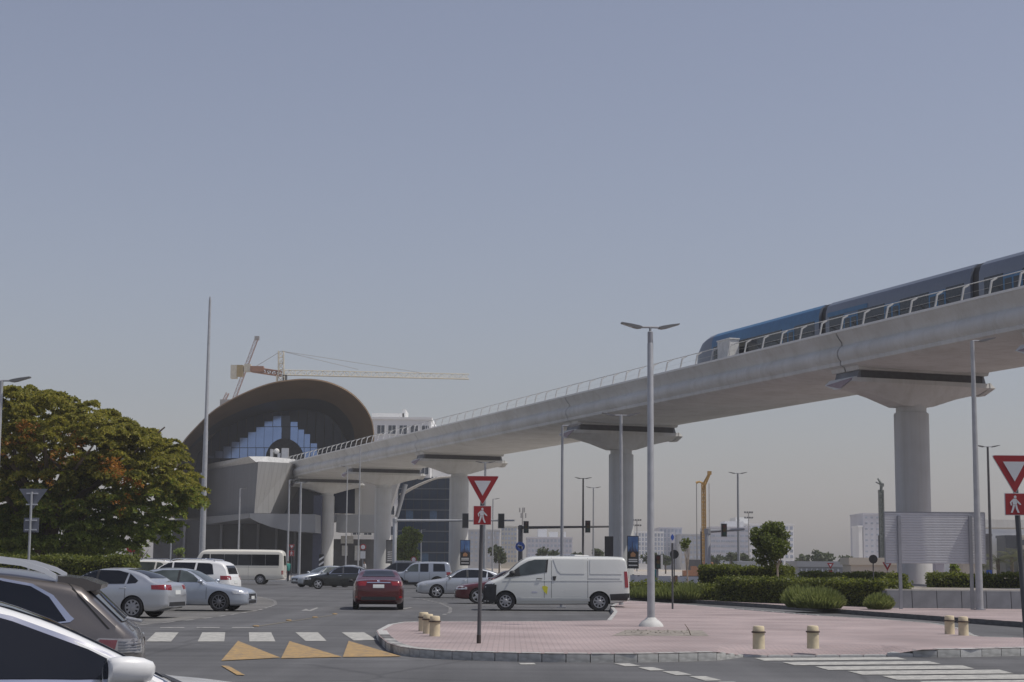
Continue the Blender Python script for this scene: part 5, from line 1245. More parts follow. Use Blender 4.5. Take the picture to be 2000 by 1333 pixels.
# --- white suv
S = suv_spec(4.82, 1.94, 1.76, R=.38); c = build_car('parked_car', 'white sport utility car with red tail lamp parked between the sedans and the minibus', 'car', P_(352, 70.5), 172, S, pt_white); dress_suv(c); b = MB(); b.loft([[(-.9, y, 1.74) for y in (-.04, .04)]+[(-1.1, y, 1.82) for y in (.02, -.02)], [(-1.12, y, 1.73) for y in (-.04, .04)]+[(-1.15, y, 1.80) for y in (.02, -.02)]]); b.build('roof_fin', pt_white, c.t)
S = suv_spec(4.5, 1.82, 1.76); c = build_car('parked_car', 'white car whose roof and windows show behind the silver sedan, beside the hedge', 'car', P_(270, 86), 176, S, pt_white); dress_suv(c, glass=m_glass_lt, rails=True)
# --- brown crossover
S = suv_spec(4.86, 1.92, 1.64, belt=1.08, rk=.70, R=.39, ns=70, cr=.10, top=[(0, .72), (.04, .84), (.2, .95), (.9, 1.06), (1.45, 1.10), (1.9, 1.36), (2.3, 1.56), (2.7, 1.63), (3.2, 1.64), (3.75, 1.615), (4.15, 1.56), (4.36, 1.515), (4.44, 1.45), (4.72, 1.20), (4.80, 1.135), (4.85, 1.03), (4.86, .80)])
c = build_car('parked_car', 'bronze brown crossover with roof rails parked facing away at the left edge', 'car', anchored(278, 13.35, 191, -2.40, .84), 191, S, pt_brown)
L = 4.86; p = c.patch
c.side('window_trim', m_chrome, [(2.05, 1.10), (3.6, 1.13), (4.30, 1.205), (4.33, 1.23), (4.30, 1.255), (4.16, 1.41), (4.0, 1.495), (3.74, 1.54), (2.9, 1.56), (2.5, 1.54), (2.2, 1.44)], off=.005, step=.06)
c.side('front_side_window', m_glass, [(2.10, 1.112), (2.78, 1.122), (2.78, 1.542), (2.52, 1.528), (2.23, 1.43)], off=.010, step=.06)
c.side('rear_side_window', m_glass, [(2.84, 1.122), (3.52, 1.138), (3.52, 1.535), (3.1, 1.545), (2.84, 1.543)], off=.010, step=.06)
c.side('door_pillar', pt_brown, [(3.53, 1.138), (3.62, 1.143), (3.62, 1.532), (3.53, 1.535)], off=.013, step=.06)
c.side('quarter_window', m_glass, [(3.64, 1.143), (4.27, 1.215), (4.13, 1.395), (3.985, 1.478), (3.74, 1.522), (3.64, 1.53)], off=.010, step=.06)
m_lampgrey = M('smoked_lamp', (.26, .25, .25), .12, .2, var=.2, scale=25, coat=.8); p('rear_window', m_glass, [(-.66, 1.20), (.66, 1.20), (.58, 1.46), (-.58, 1.46)], 'B', off=.012, th=.03, step=.06)
b = MB(); b.loft([[(L/2-u, y, z) for u, z in ((4.18, 1.56), (4.38, 1.54), (4.52, 1.49), (4.51, 1.455), (4.40, 1.44), (4.18, 1.50))] for y in (-.66, -.58, 0, .58, .66)]); b.build('spoiler', pt_brown, c.t, 40)
for s, sd in (('L', 1), ('R', -1)):
    lo = p('tail_lamp', m_lampgrey, [(4.42, 1.005), (4.52, 1.085), (4.80, 1.075), (4.845, 1.06), (4.845, .975), (4.55, .97)], s, off=.008, step=.05)
    p('tail_lamp_red', M('faded_lamp_red', (.15, .035, .04), .2, var=.15, scale=20, coat=.5), [(4.46, 1.005), (4.53, 1.072), (4.66, 1.068), (4.64, .982), (4.54, .98)], s, off=.014, step=.05, parent=lo)
    for k in range(4): p('lamp_rib', m_rim_dark, [(4.67, .988+k*.022), (4.83, .992+k*.02), (4.83, .998+k*.02), (4.67, .995+k*.022)], s, off=.013, step=.08, parent=lo)
    p('tail_lamp_rear', m_lampgrey, [(.46*sd, .97), (.80*sd, .97), (.78*sd, 1.07), (.5*sd, 1.06)], 'B', off=.008, step=.06)
p('rear_bumper_lower', m_black, [(-.75, .32), (.75, .32), (.7, .5), (-.7, .5)], 'B', off=.006, th=.02); p('licence_plate', m_plate, [(-.24, .72), (.24, .72), (.24, .83), (-.24, .83)], 'B', off=.012, th=.02)
c.side('tailgate_seam', m_well, [(4.24, 1.52), (4.255, 1.52), (4.60, 1.155), (4.585, 1.155)], off=.004, th=.01, step=.05)
m_rail = M('satin_rail', (.72, .72, .72), .38, .6, var=.03)
for s in (1, -1):
    b = MB(); ysr = s*.66
    path = [(2.5, 1.60), (2.65, 1.665), (2.9, 1.695), (3.6, 1.69), (3.9, 1.655), (4.08, 1.60), (4.17, 1.55)]
    b.loft([[(L/2-u, ysr+dy, z+dz) for dy, dz in ((-.025, -.02), (.025, -.02), (.022, .022), (-.022, .022))] for u, z in path]); b.build('roof_rail', m_rail, c.t, 30)
c.handle(2.7, .98, m_chrome); c.handle(3.5, 1.0, m_chrome)
b = MB(); b.tube([(-2.28, .28, 1.22), (-2.39, .30, 1.20), (-2.41, .05, 1.20)], [.018, .016, .008], 6); b.build('rear_wiper', m_lampclear, c.t, 50)
# --- white car in the foreground
S = sedan_spec(4.75, 1.84, 1.45, belt=.93, R=.33, ns=70, top=[(0, .58), (.04, .66), (.2, .76), (.9, .885), (1.35, .945), (1.75, 1.135), (2.15, 1.31), (2.55, 1.415), (3.0, 1.45), (3.5, 1.425), (3.9, 1.30), (4.3, 1.12), (4.5, 1.06), (4.68, 1.0), (4.75, .8)])
S['cr'] = .07
c = build_car('parked_car', 'white car with chrome window trim and rounded door mirror in the near left corner', 'car', anchored(374, 9.6, 26, 2.375-1.36, -.90), 26, S, pt_white); c.t.scale = (1.03, 1.0, 1.066)
c.side('window_trim', m_chrome, [(1.48, .945), (1.62, .94), (3.9, 1.0), (3.95, 1.07), (3.55, 1.36), (3.1, 1.39), (2.7, 1.372), (2.3, 1.287), (1.9, 1.142)], off=.005, step=.1)
c.side('front_side_window', m_glass, [(1.60, .965), (2.52, .985), (2.52, 1.324), (2.3, 1.262), (1.91, 1.118)], off=.010, step=.1)
c.side('rear_side_window', m_glass, [(2.60, .985), (3.50, 1.0), (3.50, 1.342), (3.1, 1.366), (2.7, 1.350), (2.60, 1.335)], off=.010, step=.1)
c.side('quarter_window', m_glass, [(3.56, 1.0), (3.84, 1.02), (3.87, 1.07), (3.56, 1.305)], off=.010, step=.1)
c.patch('windscreen', m_glass, [(-.66, .955), (.66, .955), (.60, 1.25), (.55, 1.40), (-.55, 1.40), (-.60, 1.25)], 'F', off=.010, th=.03, step=.06)
c.patch('rear_window', m_glass, [(-.55, 1.12), (.55, 1.12), (.48, 1.38), (-.48, 1.38)], 'B', off=.010, th=.03, step=.06)
for s in 'LR':
    c.patch('tail_lamp', m_tail, [(-.3, .84), (.3, .86), (.3, .98), (-.3, .98)], 'B'+s); c.patch('headlamp', m_lampclear, [(-.3, .58), (.26, .58), (.34, .68), (-.3, .68)], 'F'+s)
c.patch('grille', m_black, [(-.4, .44), (.4, .44), (.46, .58), (-.46, .58)], 'F'); c.seam((1.42, 2.56, 3.5), .42, .94); c.handle(2.38, .86, m_chrome); c.handle(3.3, .88, m_chrome)
c.patch('wiper_cowl', m_black, [(1.33, -.68), (1.42, -.68), (1.42, .68), (1.33, .68)], 'T', off=.006, th=.02)
# big rounded door mirrors
for s in (1, -1):
    y = c.ys(1.72, .98); x = 4.75/2-1.76; pr = []
    for dx, f in ((-.10, .72), (-.088, .92), (-.045, 1.0), (.02, 1.0), (.085, .88), (.135, .62), (.155, .25)):
        pr.append([(x+dx, s*(y+.15+.118*f*(abs(math.cos(a))**.8)*(1 if math.cos(a) > 0 else -1)), 1.015+.078*f*(abs(math.sin(a))**.8)*(1 if math.sin(a) > 0 else -1)+.02*math.cos(a)) for a in np.linspace(0, 2*math.pi, 20, endpoint=False)])
    b = MB(); b.loft(pr); mo = b.build('mirror', pt_white, c.t, 50)
    b = MB(); b.loft([[(x-.03, s*(y-.03), .95), (x+.06, s*(y-.03), .95), (x+.06, s*(y-.03), 1.0), (x-.03, s*(y-.03), 1.0)], [(x-.03, s*(y+.10), .985), (x+.05, s*(y+.10), .985), (x+.05, s*(y+.10), 1.02), (x-.03, s*(y+.10), 1.02)]]); b.build('mirror_stalk', m_black, mo)
    b = MB(); b.loft([[(x+dx, s*(y+.15+.095*math.cos(a)), .948+.022*math.sin(a)) for a in np.linspace(0, 2*math.pi, 14, endpoint=False)] for dx in (-.08, .09)]); b.build('mirror_lower_shell', m_black, mo, 50)
    b = MB(); b.lathe([(0, 0), (.065, 0)], 16, 'x', (x-.1015, s*(y+.15), 1.015)); b.build('mirror_glass', m_chrome, mo)
# --- red car driving away
S = sedan_spec(4.85, 1.86, 1.46, trunk=1.10); gx = at(739.5, 1190, 61.3); c = build_car('moving_car', 'dark red sedan seen from behind, driving away up the middle of the road', 'car', (gx.x-.2, 63.6), 94.6, S, pt_red)
dress_sedan(c, plate=False, grille=False, tail_z=.93)
c.patch('chrome_bar', m_chrome, [(-.42, .965), (.42, .965), (.42, .995), (-.42, .995)], 'B', off=.014, th=.02); c.patch('licence_plate', m_plate, [(-.20, .79), (.20, .79), (.20, .91), (-.20, .91)], 'B', off=.014, th=.02)
c.patch('emblem', m_chrome, [(.05*math.cos(a), 1.035+.035*math.sin(a)) for a in np.linspace(0, 6.28, 10, endpoint=False)], 'B', off=.008, th=.02); c.mirror(1.6, .96, m_black, .8)
for s in 'LR': c.patch('reflector', m_tail, [(-.12, .44), (.12, .44), (.12, .50), (-.12, .50)], 'B'+s)
# --- silver sedan heading left behind the sign post
S = sedan_spec(4.7, 1.80, 1.46, style='five'); c = build_car('moving_car', 'silver sedan facing left in the far lane behind the near give way sign post', 'car', P_(907, 84.5), 187, S, pt_silver); dress_sedan(c); c.mirror(1.55, .96); c.handle(2.3, .86)
# --- maroon car
S = sedan_spec(4.5, 1.78, 1.46, style='five'); c = build_car('moving_car', 'maroon car nosing out from behind the front of the white van', 'car', P_(992, 73), 184, S, pt_dkred); dress_sedan(c); c.mirror(1.55, .96)
# --- white van
L = 5.3
S = dict(L=L, W=1.95, H=1.99, belt=1.16, rk=.84, R=.345, ak=1.16, wf=.80, wr=L-1.10, cr=.13, crx=.16, crown=.03, style='steel', rim=m_steelcap, ns=60,
         top=[(0, .78), (.03, .92), (.12, 1.01), (.5, 1.17), (.68, 1.255), (1.0, 1.52), (1.3, 1.79), (1.5, 1.905), (1.8, 1.97), (2.8, 1.99), (L-.6, 1.985), (L-.22, 1.965), (L-.12, 1.86), (L-.05, 1.35), (L-.01, 1.05), (L, .88)],
         bot=[(0, .26), (.4, .22), (L-.8, .26), (L-.3, .32), (L, .40)], plan=[(0, .78), (.05, .85), (.2, .93), (.6, .985), (1.2, 1.0), (L-.7, 1.0), (L-.2, .985), (L-.05, .955), (L, .91)])
c = build_car('delivery_van', 'white panel van crossing the junction, facing left', 'van', (at(1085, 1190, 63.0).x, 62.9), 180.6, S, pt_van); p = c.patch
c.side('front_side_window', m_glass_lt, [(.84, 1.205), (1.55, 1.275), (2.22, 1.38), (2.27, 1.85), (1.86, 1.845), (1.60, 1.775), (1.32, 1.62)], off=.008, step=.1)
c.side('window_post', m_black, [(.76, 1.185), (1.32, 1.25), (1.28, 1.585), (1.22, 1.54)], off=.012, step=.1); c.side('window_seal', m_black, [(2.225, 1.38), (2.30, 1.39), (2.345, 1.86), (2.275, 1.845)], off=.010, step=.1)
p('windscreen', m_glass, [(-.78, 1.25), (.78, 1.25), (.74, 1.7), (.70, 1.86), (-.70, 1.86), (-.74, 1.7)], 'F', off=.010, th=.03, step=.06)
c.side('front_bumper', m_black, [(.0, .28), (.34, .24), (.42, .42), (.40, .98), (.02, .92)], off=.012, step=.1)
p('grille', m_black, [(-.74, .28), (.74, .28), (.76, .90), (-.76, .90)], 'F', off=.012, th=.02, step=.1)
for s in 'LR': p('front_corner', m_black, [(-.30, .30), (.30, .30), (.30, .93), (-.30, .93)], 'F'+s, off=.014, th=.03, step=.1); p('headlamp', m_lampclear, [(-.22, .95), (.2, .95), (.22, 1.06), (-.2, 1.02)], 'F'+s, off=.012)
c.side('rear_bumper', m_black, [(L-.69, .40), (L-.02, .40), (L-.01, .66), (L-.72, .62)], off=.012, step=.1)
p('rear_step', m_black, [(-.85, .42), (.85, .42), (.85, .66), (-.85, .66)], 'B', off=.014, th=.03)
c.side('tail_lamp', m_tail, [(L-.17, .86), (L-.05, .86), (L-.09, 1.44), (L-.20, 1.44)], off=.010, step=.1)
for s in 'LR': p('tail_lamp_rear', m_tail, [(-.20, .88), (.06, .88), (.06, 1.40), (-.20, 1.40)] if s == 'L' else [(-.06, .88), (.20, .88), (.20, 1.40), (-.06, 1.40)], 'B'+s, off=.008)
p('rear_window', m_glass, [(-.70, 1.2), (.70, 1.2), (.66, 1.75), (-.66, 1.75)], 'B', off=.008, th=.02); p('licence_plate', m_plate, [(-.26, .72), (.26, .72), (.26, .84), (-.26, .84)], 'B', off=.012, th=.02)
c.seam((2.20,), .42, 1.36); c.seam((2.46, 3.78), .40, 1.92)
for (a0, a1, z0, z1) in ((2.50, 3.66, 1.34, 1.86), (3.86, 5.0, 1.34, 1.86)):      # pressed side panels
    o = [(a0+.02, z1), (a1, z1), (a1, z0), (a0+.30, z0), (a0+.18, z0+.10)] if a0 < 3 else [(a0, z1), (a1-.02, z1), (a1+.02, z0), (a0, z0)]
    c.side('side_panel', pt_van, o, off=.014, th=.02, step=.12)
c.side('body_crease', pt_van, [(.7, 1.065), (L-.25, 1.10), (L-.25, 1.125), (.7, 1.09)], off=.010, th=.02, step=.2); c.side('slide_rail', m_steelcap, [(3.8, 1.155), (L-.35, 1.155), (L-.35, 1.185), (3.8, 1.185)], off=.006, th=.02, step=.2)
c.side('sill_step', pt_van, [(1.35, .36), (3.85, .36), (3.85, .47), (1.35, .47)], off=.016, th=.02, step=.2)
c.handle(2.02, 1.16, m_black); c.side('sliding_door_handle', m_black, [(2.52, 1.10), (2.60, 1.10), (2.64, 1.25), (2.50, 1.25)], off=.02, th=.02)
c.side('door_sticker', M('yellow_sticker', (.62, .58, .04), .5), [(2.12, .84), (2.20, .68), (2.30, .60), (2.33, .86), (2.26, .90), (2.14, .90)], off=.004, th=.01, step=.1)
c.side('sticker_lettering', M('faded_lilac_print', (.50, .50, .62), .5), [(1.75, .66), (1.95, .66), (1.95, .70), (1.75, .70)], off=.004, th=.01)
c.mirror(1.04, 1.28, m_black, 1.3)
# --- minibus
L = 7.0
S = dict(L=L, W=2.08, H=2.62, belt=1.30, rk=.90, R=.38, ak=1.12, wf=1.15, wr=L-1.75, cr=.16, crx=.2, crown=.05, style='steel', rim=m_steelcap, ns=60,
         top=[(0, .75), (.03, 1.0), (.10, 1.25), (.32, 1.75), (.62, 2.30), (.85, 2.52), (1.2, 2.60), (3, 2.62), (L-.5, 2.60), (L-.2, 2.54), (L-.08, 2.35), (L-.02, 1.6), (L, 1.1)],
         bot=[(0, .36), (.5, .32), (L-.6, .36), (L, .46)], plan=[(0, .80), (.05, .88), (.25, .95), (.7, .99), (1.2, 1.0), (L-.5, 1.0), (L-.1, .97), (L, .92)])
c = build_car('minibus', 'cream minibus with dark windows parked facing left in front of the station', 'bus', (at(466, 1140, 129).x, 129), 180.5, S, pt_cream); p = c.patch
p('windscreen', m_glass, [(-.88, 1.35), (.88, 1.35), (.82, 2.3), (.72, 2.42), (-.72, 2.42), (-.82, 2.3)], 'F', off=.01, th=.02, step=.15)
c.side('front_side_window', m_glass, [(.55, 1.42), (1.42, 1.42), (1.42, 2.24), (.95, 2.24)], off=.01)
for k in range(5): x0 = 1.5+k*1.03; c.side('side_window', m_glass, [(x0, 1.42), (x0+1.012, 1.42), (x0+1.012, 2.24), (x0, 2.24)], off=.01, step=.2)
c.side('waist_stripe', M('bus_stripe_grey', (.42, .41, .38), .4), [(.6, 1.28), (L-.4, 1.28), (L-.4, 1.31), (.6, 1.31)], off=.004, th=.01, step=.25)
p('rear_window', m_glass, [(-.75, 1.45), (.75, 1.45), (.7, 2.15), (-.7, 2.15)], 'B', off=.01, th=.02)
for s in 'LR': p('tail_lamp', m_tail, [(-.2, .75), (.1, .75), (.1, 1.05), (-.2, 1.05)] if s == 'L' else [(-.1, .75), (.2, .75), (.2, 1.05), (-.1, 1.05)], 'B'+s); p('headlamp', m_lampclear, [(-.22, .75), (.22, .75), (.22, .95), (-.22, .95)], 'F'+s)
p('grille', m_black, [(-.5, .65), (.5, .65), (.5, .85), (-.5, .85)], 'F'); c.seam((1.46, 4.35), .45, 1.4); c.mirror(.42, 1.5, m_black, 1.8)
# --- cars at the far side of the junction
S = sedan_spec(4.5, 1.77, 1.47); c = build_car('parked_car', 'silver car turned towards us left of the black sedan at the far kerb', 'car', P_(634, 117), 214, S, pt_pewter); dress_sedan(c, glass=m_glass_lt); c.mirror(1.55, .96)
S = sedan_spec(4.85, 1.85, 1.48); c = build_car('parked_car', 'glossy black sedan facing left with bright wheels beyond the red car', 'car', P_(668, 109.5), 186, S, pt_black); dress_sedan(c, trim=m_chrome); c.mirror(1.55, .96); c.handle(2.3, .86, m_chrome)
S = sedan_spec(4.7, 1.8, 1.52); c = build_car('parked_car', 'grey roofed car showing just above the black sedan', 'car', P_(672, 126), 180, S, pt_pewter); dress_sedan(c, glass=m_glass)
S = suv_spec(4.9, 1.92, 1.80); c = build_car('parked_car', 'charcoal sport utility car beyond the red car, half hidden by the silver off-roader', 'car', P_(778, 127), 180, S, pt_dark); dress_suv(c)
S = suv_spec(4.55, 1.80, 1.80, R=.38, ak=1.22, belt=1.08, rk=.80, top=[(0, .80), (.03, .95), (.15, 1.02), (.8, 1.08), (1.22, 1.12), (1.6, 1.45), (1.85, 1.66), (2.15, 1.74), (2.9, 1.80), (4.0, 1.80), (4.28, 1.76), (4.40, 1.55), (4.5, 1.15), (4.53, 1.0), (4.55, .8)])
c = build_car('parked_car', 'boxy pewter off-roader with black sill step facing left behind the red car', 'car', (at(880, 1130, 115).x-4.55/2+.1, 115.3), 180, S, paint('offroader_pewter', (.34, .37, .42), .35)); L = 4.55
c.side('front_side_window', m_glass_lt, [(1.45, 1.12), (2.30, 1.12), (2.30, 1.64), (2.05, 1.62), (1.78, 1.5)], off=.008); c.side('rear_side_window', m_glass, [(2.42, 1.12), (2.98, 1.12), (2.98, 1.66), (2.42, 1.65)], off=.008); c.side('cargo_window', m_glass, [(3.30, 1.14), (4.12, 1.14), (4.05, 1.64), (3.30, 1.66)], off=.008)
c.side('sill_step', m_black, [(1.4, .30), (3.3, .30), (3.3, .42), (1.4, .42)], off=.05, th=.04, step=.2)
c.patch('windscreen', m_glass, [(-.64, 1.15), (.64, 1.15), (.58, 1.6), (-.58, 1.6)], 'F', off=.008, th=.02); c.patch('rear_window', m_glass, [(-.6, 1.2), (.6, 1.2), (.58, 1.6), (-.58, 1.6)], 'B', off=.008, th=.02)
for s in 'LR': c.patch('tail_lamp', m_tail, [(-.22, .85), (.2, .85), (.2, 1.1), (-.22, 1.1)], 'B'+s); c.patch('headlamp', m_lampclear, [(-.24, .74), (.24, .74), (.24, .9), (-.24, .9)], 'F'+s)
c.seam((1.38, 2.36, 3.05), .45, 1.08); c.mirror(1.5, 1.1)
for k in range(3): u = 2.3+k*.75; b = MB(); b.tube([(L/2-u, -.62, 1.78), (L/2-u, -.6, 1.84), (L/2-u, .6, 1.84), (L/2-u, .62, 1.78)], .015, 6); b.build('roof_bar', m_black, c.t)
# far tiny cars
for px, Y, h, lab, pp in ((1105, 150, 182, 'far white van top showing above the white panel van roof', pt_white), (88, 112, 170, 'white parked car glimpsed under the flame tree, nearer the sign post', pt_white), (140, 115, 170, 'white parked car glimpsed under the flame tree, nearer the hedge', pt_white)):
    S = suv_spec(4.6, 1.85, 1.78 if px != 1105 else 2.55); 
    if px == 1105: S['top'] = [(0, .8), (.05, 1.1), (.5, 1.25), (.9, 1.9), (1.4, 2.4), (1.9, 2.55), (4.2, 2.5), (4.5, 2.2), (4.6, 1.0)]; S['belt'] = 1.3
    c = build_car('parked_car', lab, 'car', P_(px, Y), h, S, pp); dress_suv(c, rails=False)
# ================================================================== PLANTS
def crown(name, clumps, per, size, m, parent, flat=.6, squash=.6, kind=None, shell=.55):
    Cs = []
    for (x, y, z, r) in clumps:
        n = max(8, int(per*r*r)); d = rand_dirs(n); rr = r*(shell+(1-shell)*rng.random(n)**.6)
        p = d*rr[:, None]; p[:, 2] *= squash; Cs.append(p+np.array([x, y, z]))
    C = np.concatenate(Cs); A, B = leaf_axes(len(C), size, flat)
    return quads_mesh(name, C, A, B, m, parent, kind)
def limbs(t, H, r, spread, n, m, name='trunk', z0=0):
    mb = MB(); mb.tube([(0, 0, z0), (.02, .02, H*.25), (.0, -.03, H*.45)], [r*1.25, r, r*.85], 9); tk = mb.build(name, m, t, 60)
    mb = MB()
    for k in range(n):
        a = 2*math.pi*k/n+random.uniform(-.3, .3); s = spread*random.uniform(.6, 1); p0 = Vector((0, -.03, H*.40)); p1 = Vector((s*.45*math.cos(a), s*.45*math.sin(a), H*.62)); p2 = Vector((s*math.cos(a), s*math.sin(a), H*random.uniform(.75, .92)))
        mb.tube([p0, p1, p2], [r*.6, r*.4, r*.12], 6)
        for q in range(2): p3 = p1+Vector((random.uniform(-1, 1)*s*.4, random.uniform(-1, 1)*s*.4, H*random.uniform(.12, .3))); mb.tube([p1, p3], [r*.3, r*.08], 5)
    mb.build('limb', m, t, 60)
    return tk
# ---- flame tree
g = at(95, 1100, 79); t = thing('flame_tree', 'broad flame tree with orange blossom behind the left hedge', 'tree', (g.x, 79, .14))
limbs(t, 8.6, .30, 6.0, 9, m_bark); mb = MB()
for k in range(4): a = k*1.6+.4; mb.tube([(0, 0, .2), (.5*math.cos(a), .5*math.sin(a), 2.2), (2.2*math.cos(a), 2.0*math.sin(a), 4.6)], [.22, .2, .1], 7)
mb.build('stem', m_bark, t, 60)
# outline of the crown in the photo -> clumps spread through the crown's real depth
outl = [(-60, 800), (20, 772), (60, 768), (110, 776), (150, 790), (200, 800), (232, 822), (265, 838), (300, 850), (330, 872), (350, 900), (362, 926), (376, 955), (364, 985), (340, 1000), (328, 1030), (292, 1058), (260, 1070), (200, 1075), (140, 1085), (60, 1085), (-60, 1080)]
def inside(px, py):
    r = False; n = len(outl)
    for i in range(n):
        x0, y0 = outl[i]; x1, y1 = outl[(i+1) % n]
        if (y0 > py) != (y1 > py) and px < (x1-x0)*(py-y0)/(y1-y0)+x0: r = not r
    return r
cl = []; loc = np.array(t.location)
while len(cl) < 860:
    px, py = random.uniform(-60, 400), random.uniform(765, 1088)
    if not inside(px, py): continue
    f = (py-765)/320; half = 4.8*(1-.35*f)
    Y = 79+random.uniform(-half, half)
    q = np.array(at(px, py, 79)); q[1] = Y; cl.append((*(q-loc), random.uniform(.38, .68)))
for k in range(90):                              # ragged sprays standing out of the outline
    i = random.randrange(1, 14); f = random.random(); px = outl[i][0]*(1-f)+outl[i+1][0]*f; py = outl[i][1]*(1-f)+outl[i+1][1]*f
    px += random.uniform(-6, 9); py += random.uniform(-11, 6); q = np.array(at(px, py, 79)); q[1] += random.uniform(-2.5, 2.5); cl.append((*(q-loc), random.uniform(.3, .55)))
Cs = []; As = []; Bs = []
for (x, y, z, r) in cl:                         # feathery fronds, each a flat spray of leaflets drooping at the tip
    nf = 9
    for k in range(nf):
        a = random.uniform(0, 6.283); L_ = r*random.uniform(.7, 1.15); dz = random.uniform(-.05, .35); n = 13
        s = np.linspace(.15, 1, n); d = np.array([math.cos(a), math.sin(a), 0]); pr = np.array([-d[1], d[0], 0])
        base = np.array([x, y, z]) + d*(s*L_)[:, None] + np.array([0, 0, 1])*((dz*s-.55*s*s)*L_)[:, None]
        for sg in (1, -1):
            Cs.append(base+pr*sg*.055); As.append(np.tile(pr*sg*.09, (n, 1))+rng.normal(0, .03, (n, 3))); Bs.append(np.tile(d*.032, (n, 1))+rng.normal(0, .022, (n, 3)))
C = np.concatenate(Cs); A, B = leaf_axes(len(C), .085, .22); B *= .75
# deeper green leaves below a jittered height, yellow green ones above
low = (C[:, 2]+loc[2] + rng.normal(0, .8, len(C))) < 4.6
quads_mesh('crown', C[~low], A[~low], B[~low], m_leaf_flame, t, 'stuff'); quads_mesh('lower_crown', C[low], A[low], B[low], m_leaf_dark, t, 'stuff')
bl = []
for (px, py, r, n) in ((40, 850, 34, 34), (55, 835, 22, 18), (215, 905, 30, 30), (235, 925, 24, 24), (125, 885, 30, 14), (150, 860, 28, 12), (10, 870, 20, 18), (240, 985, 20, 10), (270, 945, 18, 14), (100, 930, 30, 10)):
    for k in range(n):
        q = np.array(at(px+random.gauss(0, r*.5), py+random.gauss(0, r*.45), 74.6+random.uniform(-.5, 1.6)))-loc; bl.append((*q, .16))
crown('blossom', bl, 420, .045, m_blossom, t, .4, .7, 'stuff')
# ---- generic leafy tree
def leafy(name, label, px, ytop, ybot, wpx, Y, m, per, size, z0=0, trunk_r=.08, group=None, ncl=26, bark=m_bark, trunk_px=None, asym=0):
    top = at(px, ytop, Y); bot = at(px, ybot, Y); sc_ = Y/FPX; Wd = wpx*sc_; Hc = top.z-bot.z
    t = thing(name, label, 'tree', (at(trunk_px or px, ybot, Y).x, Y, z0), 0, group); H = top.z-z0; zc = (top.z+bot.z)/2-z0; ox = top.x-t.location.x
    limbs(t, H*.95, trunk_r, Wd*.35, 6, bark)
    cl = []
    for k in range(ncl):
        d = rand_dirs(1)[0]; f = rng.random()**.4
        cl.append((ox+d[0]*f*Wd*.40, d[1]*f*Wd*.40, zc+d[2]*f*Hc*.40, random.uniform(.10, .19)*max(Wd, Hc)))
    crown('crown', cl, per, size, m, t, .3, .85, 'stuff', .35)
    return t
leafy('street_tree', 'round-crowned green street tree with pale trunk above the clipped hedges', 1503, 1014, 1112, 82, 77, m_leaf_tree, 1900, .055, .15, .05, bark=m_bark_pale, trunk_px=1518, ncl=34)
leafy('street_tree', 'thin young tree with sparse leaves right of the parking sign post', 1337, 1042, 1085, 28, 84, m_leaf_tree, 900, .05, .15, .04, bark=m_bark_pale, trunk_px=1342, ncl=12)
leafy('street_tree', 'full green street tree in front of the dark glass office', 797, 1022, 1112, 52, 178, m_leaf_dark, 330, .12, .12, .12, ncl=30)
for px, yt, yb, wp, Y, lab in ((975, 1066, 1100, 46, 260, 'grey green distant tree behind the near give way post'), (1062, 1068, 1096, 34, 300, 'distant tree behind the blue arrow disc'), (1085, 1074, 1096, 34, 280, 'distant low tree behind the van cab roof'), (1125, 1076, 1096, 24, 280, 'distant low tree left of the far double lamps'), (1168, 1068, 1096, 32, 280, 'distant tree left of the tall signal box'),
        (1270, 1078, 1106, 40, 300, 'distant tree behind the near lamp post'), (1300, 1082, 1106, 36, 310, 'distant tree behind the round sign back'), (1395, 1082, 1108, 40, 300, 'distant tree right of the drilling rig'), (1430, 1078, 1108, 44, 310, 'distant tree left of the round tree'), (1458, 1082, 1108, 40, 300, 'distant tree just left of the site cabin'), (1570, 1082, 1106, 36, 320, 'distant tree right of the round tree'), (1605, 1076, 1106, 58, 320, 'broad distant tree far right of the round tree'), (1652, 1083, 1106, 40, 320, 'distant tree left of the pale grey tower'), (1862, 1098, 1128, 26, 106, 'dark clipped tree block under the billboard back')):
    leafy('distant_tree', lab, px, yt, yb, wp, Y, m_leaf_far if Y > 200 else m_leaf_dark, 55 if Y > 200 else 500, .28 if Y > 200 else .08, -.03, .12, 'trees along the skyline', 16)
for px, yt, yb, wp, Y, lab in ((268, 1050, 1098, 60, 112, 'small dark tree right of the flame tree, near the red sign'), (350, 1064, 1094, 26, 140, 'small young tree left of the minibus windscreen'), (20, 1050, 1092, 90, 105, 'dark tree behind the sign back at the left edge'), (180, 1050, 1096, 110, 108, 'dark tree behind the flame tree trunk')):
    leafy('small_tree', lab, px, yt, yb, wp, Y, m_leaf_dark, 220, .11, .0, .09, 'small trees on the left', 18)
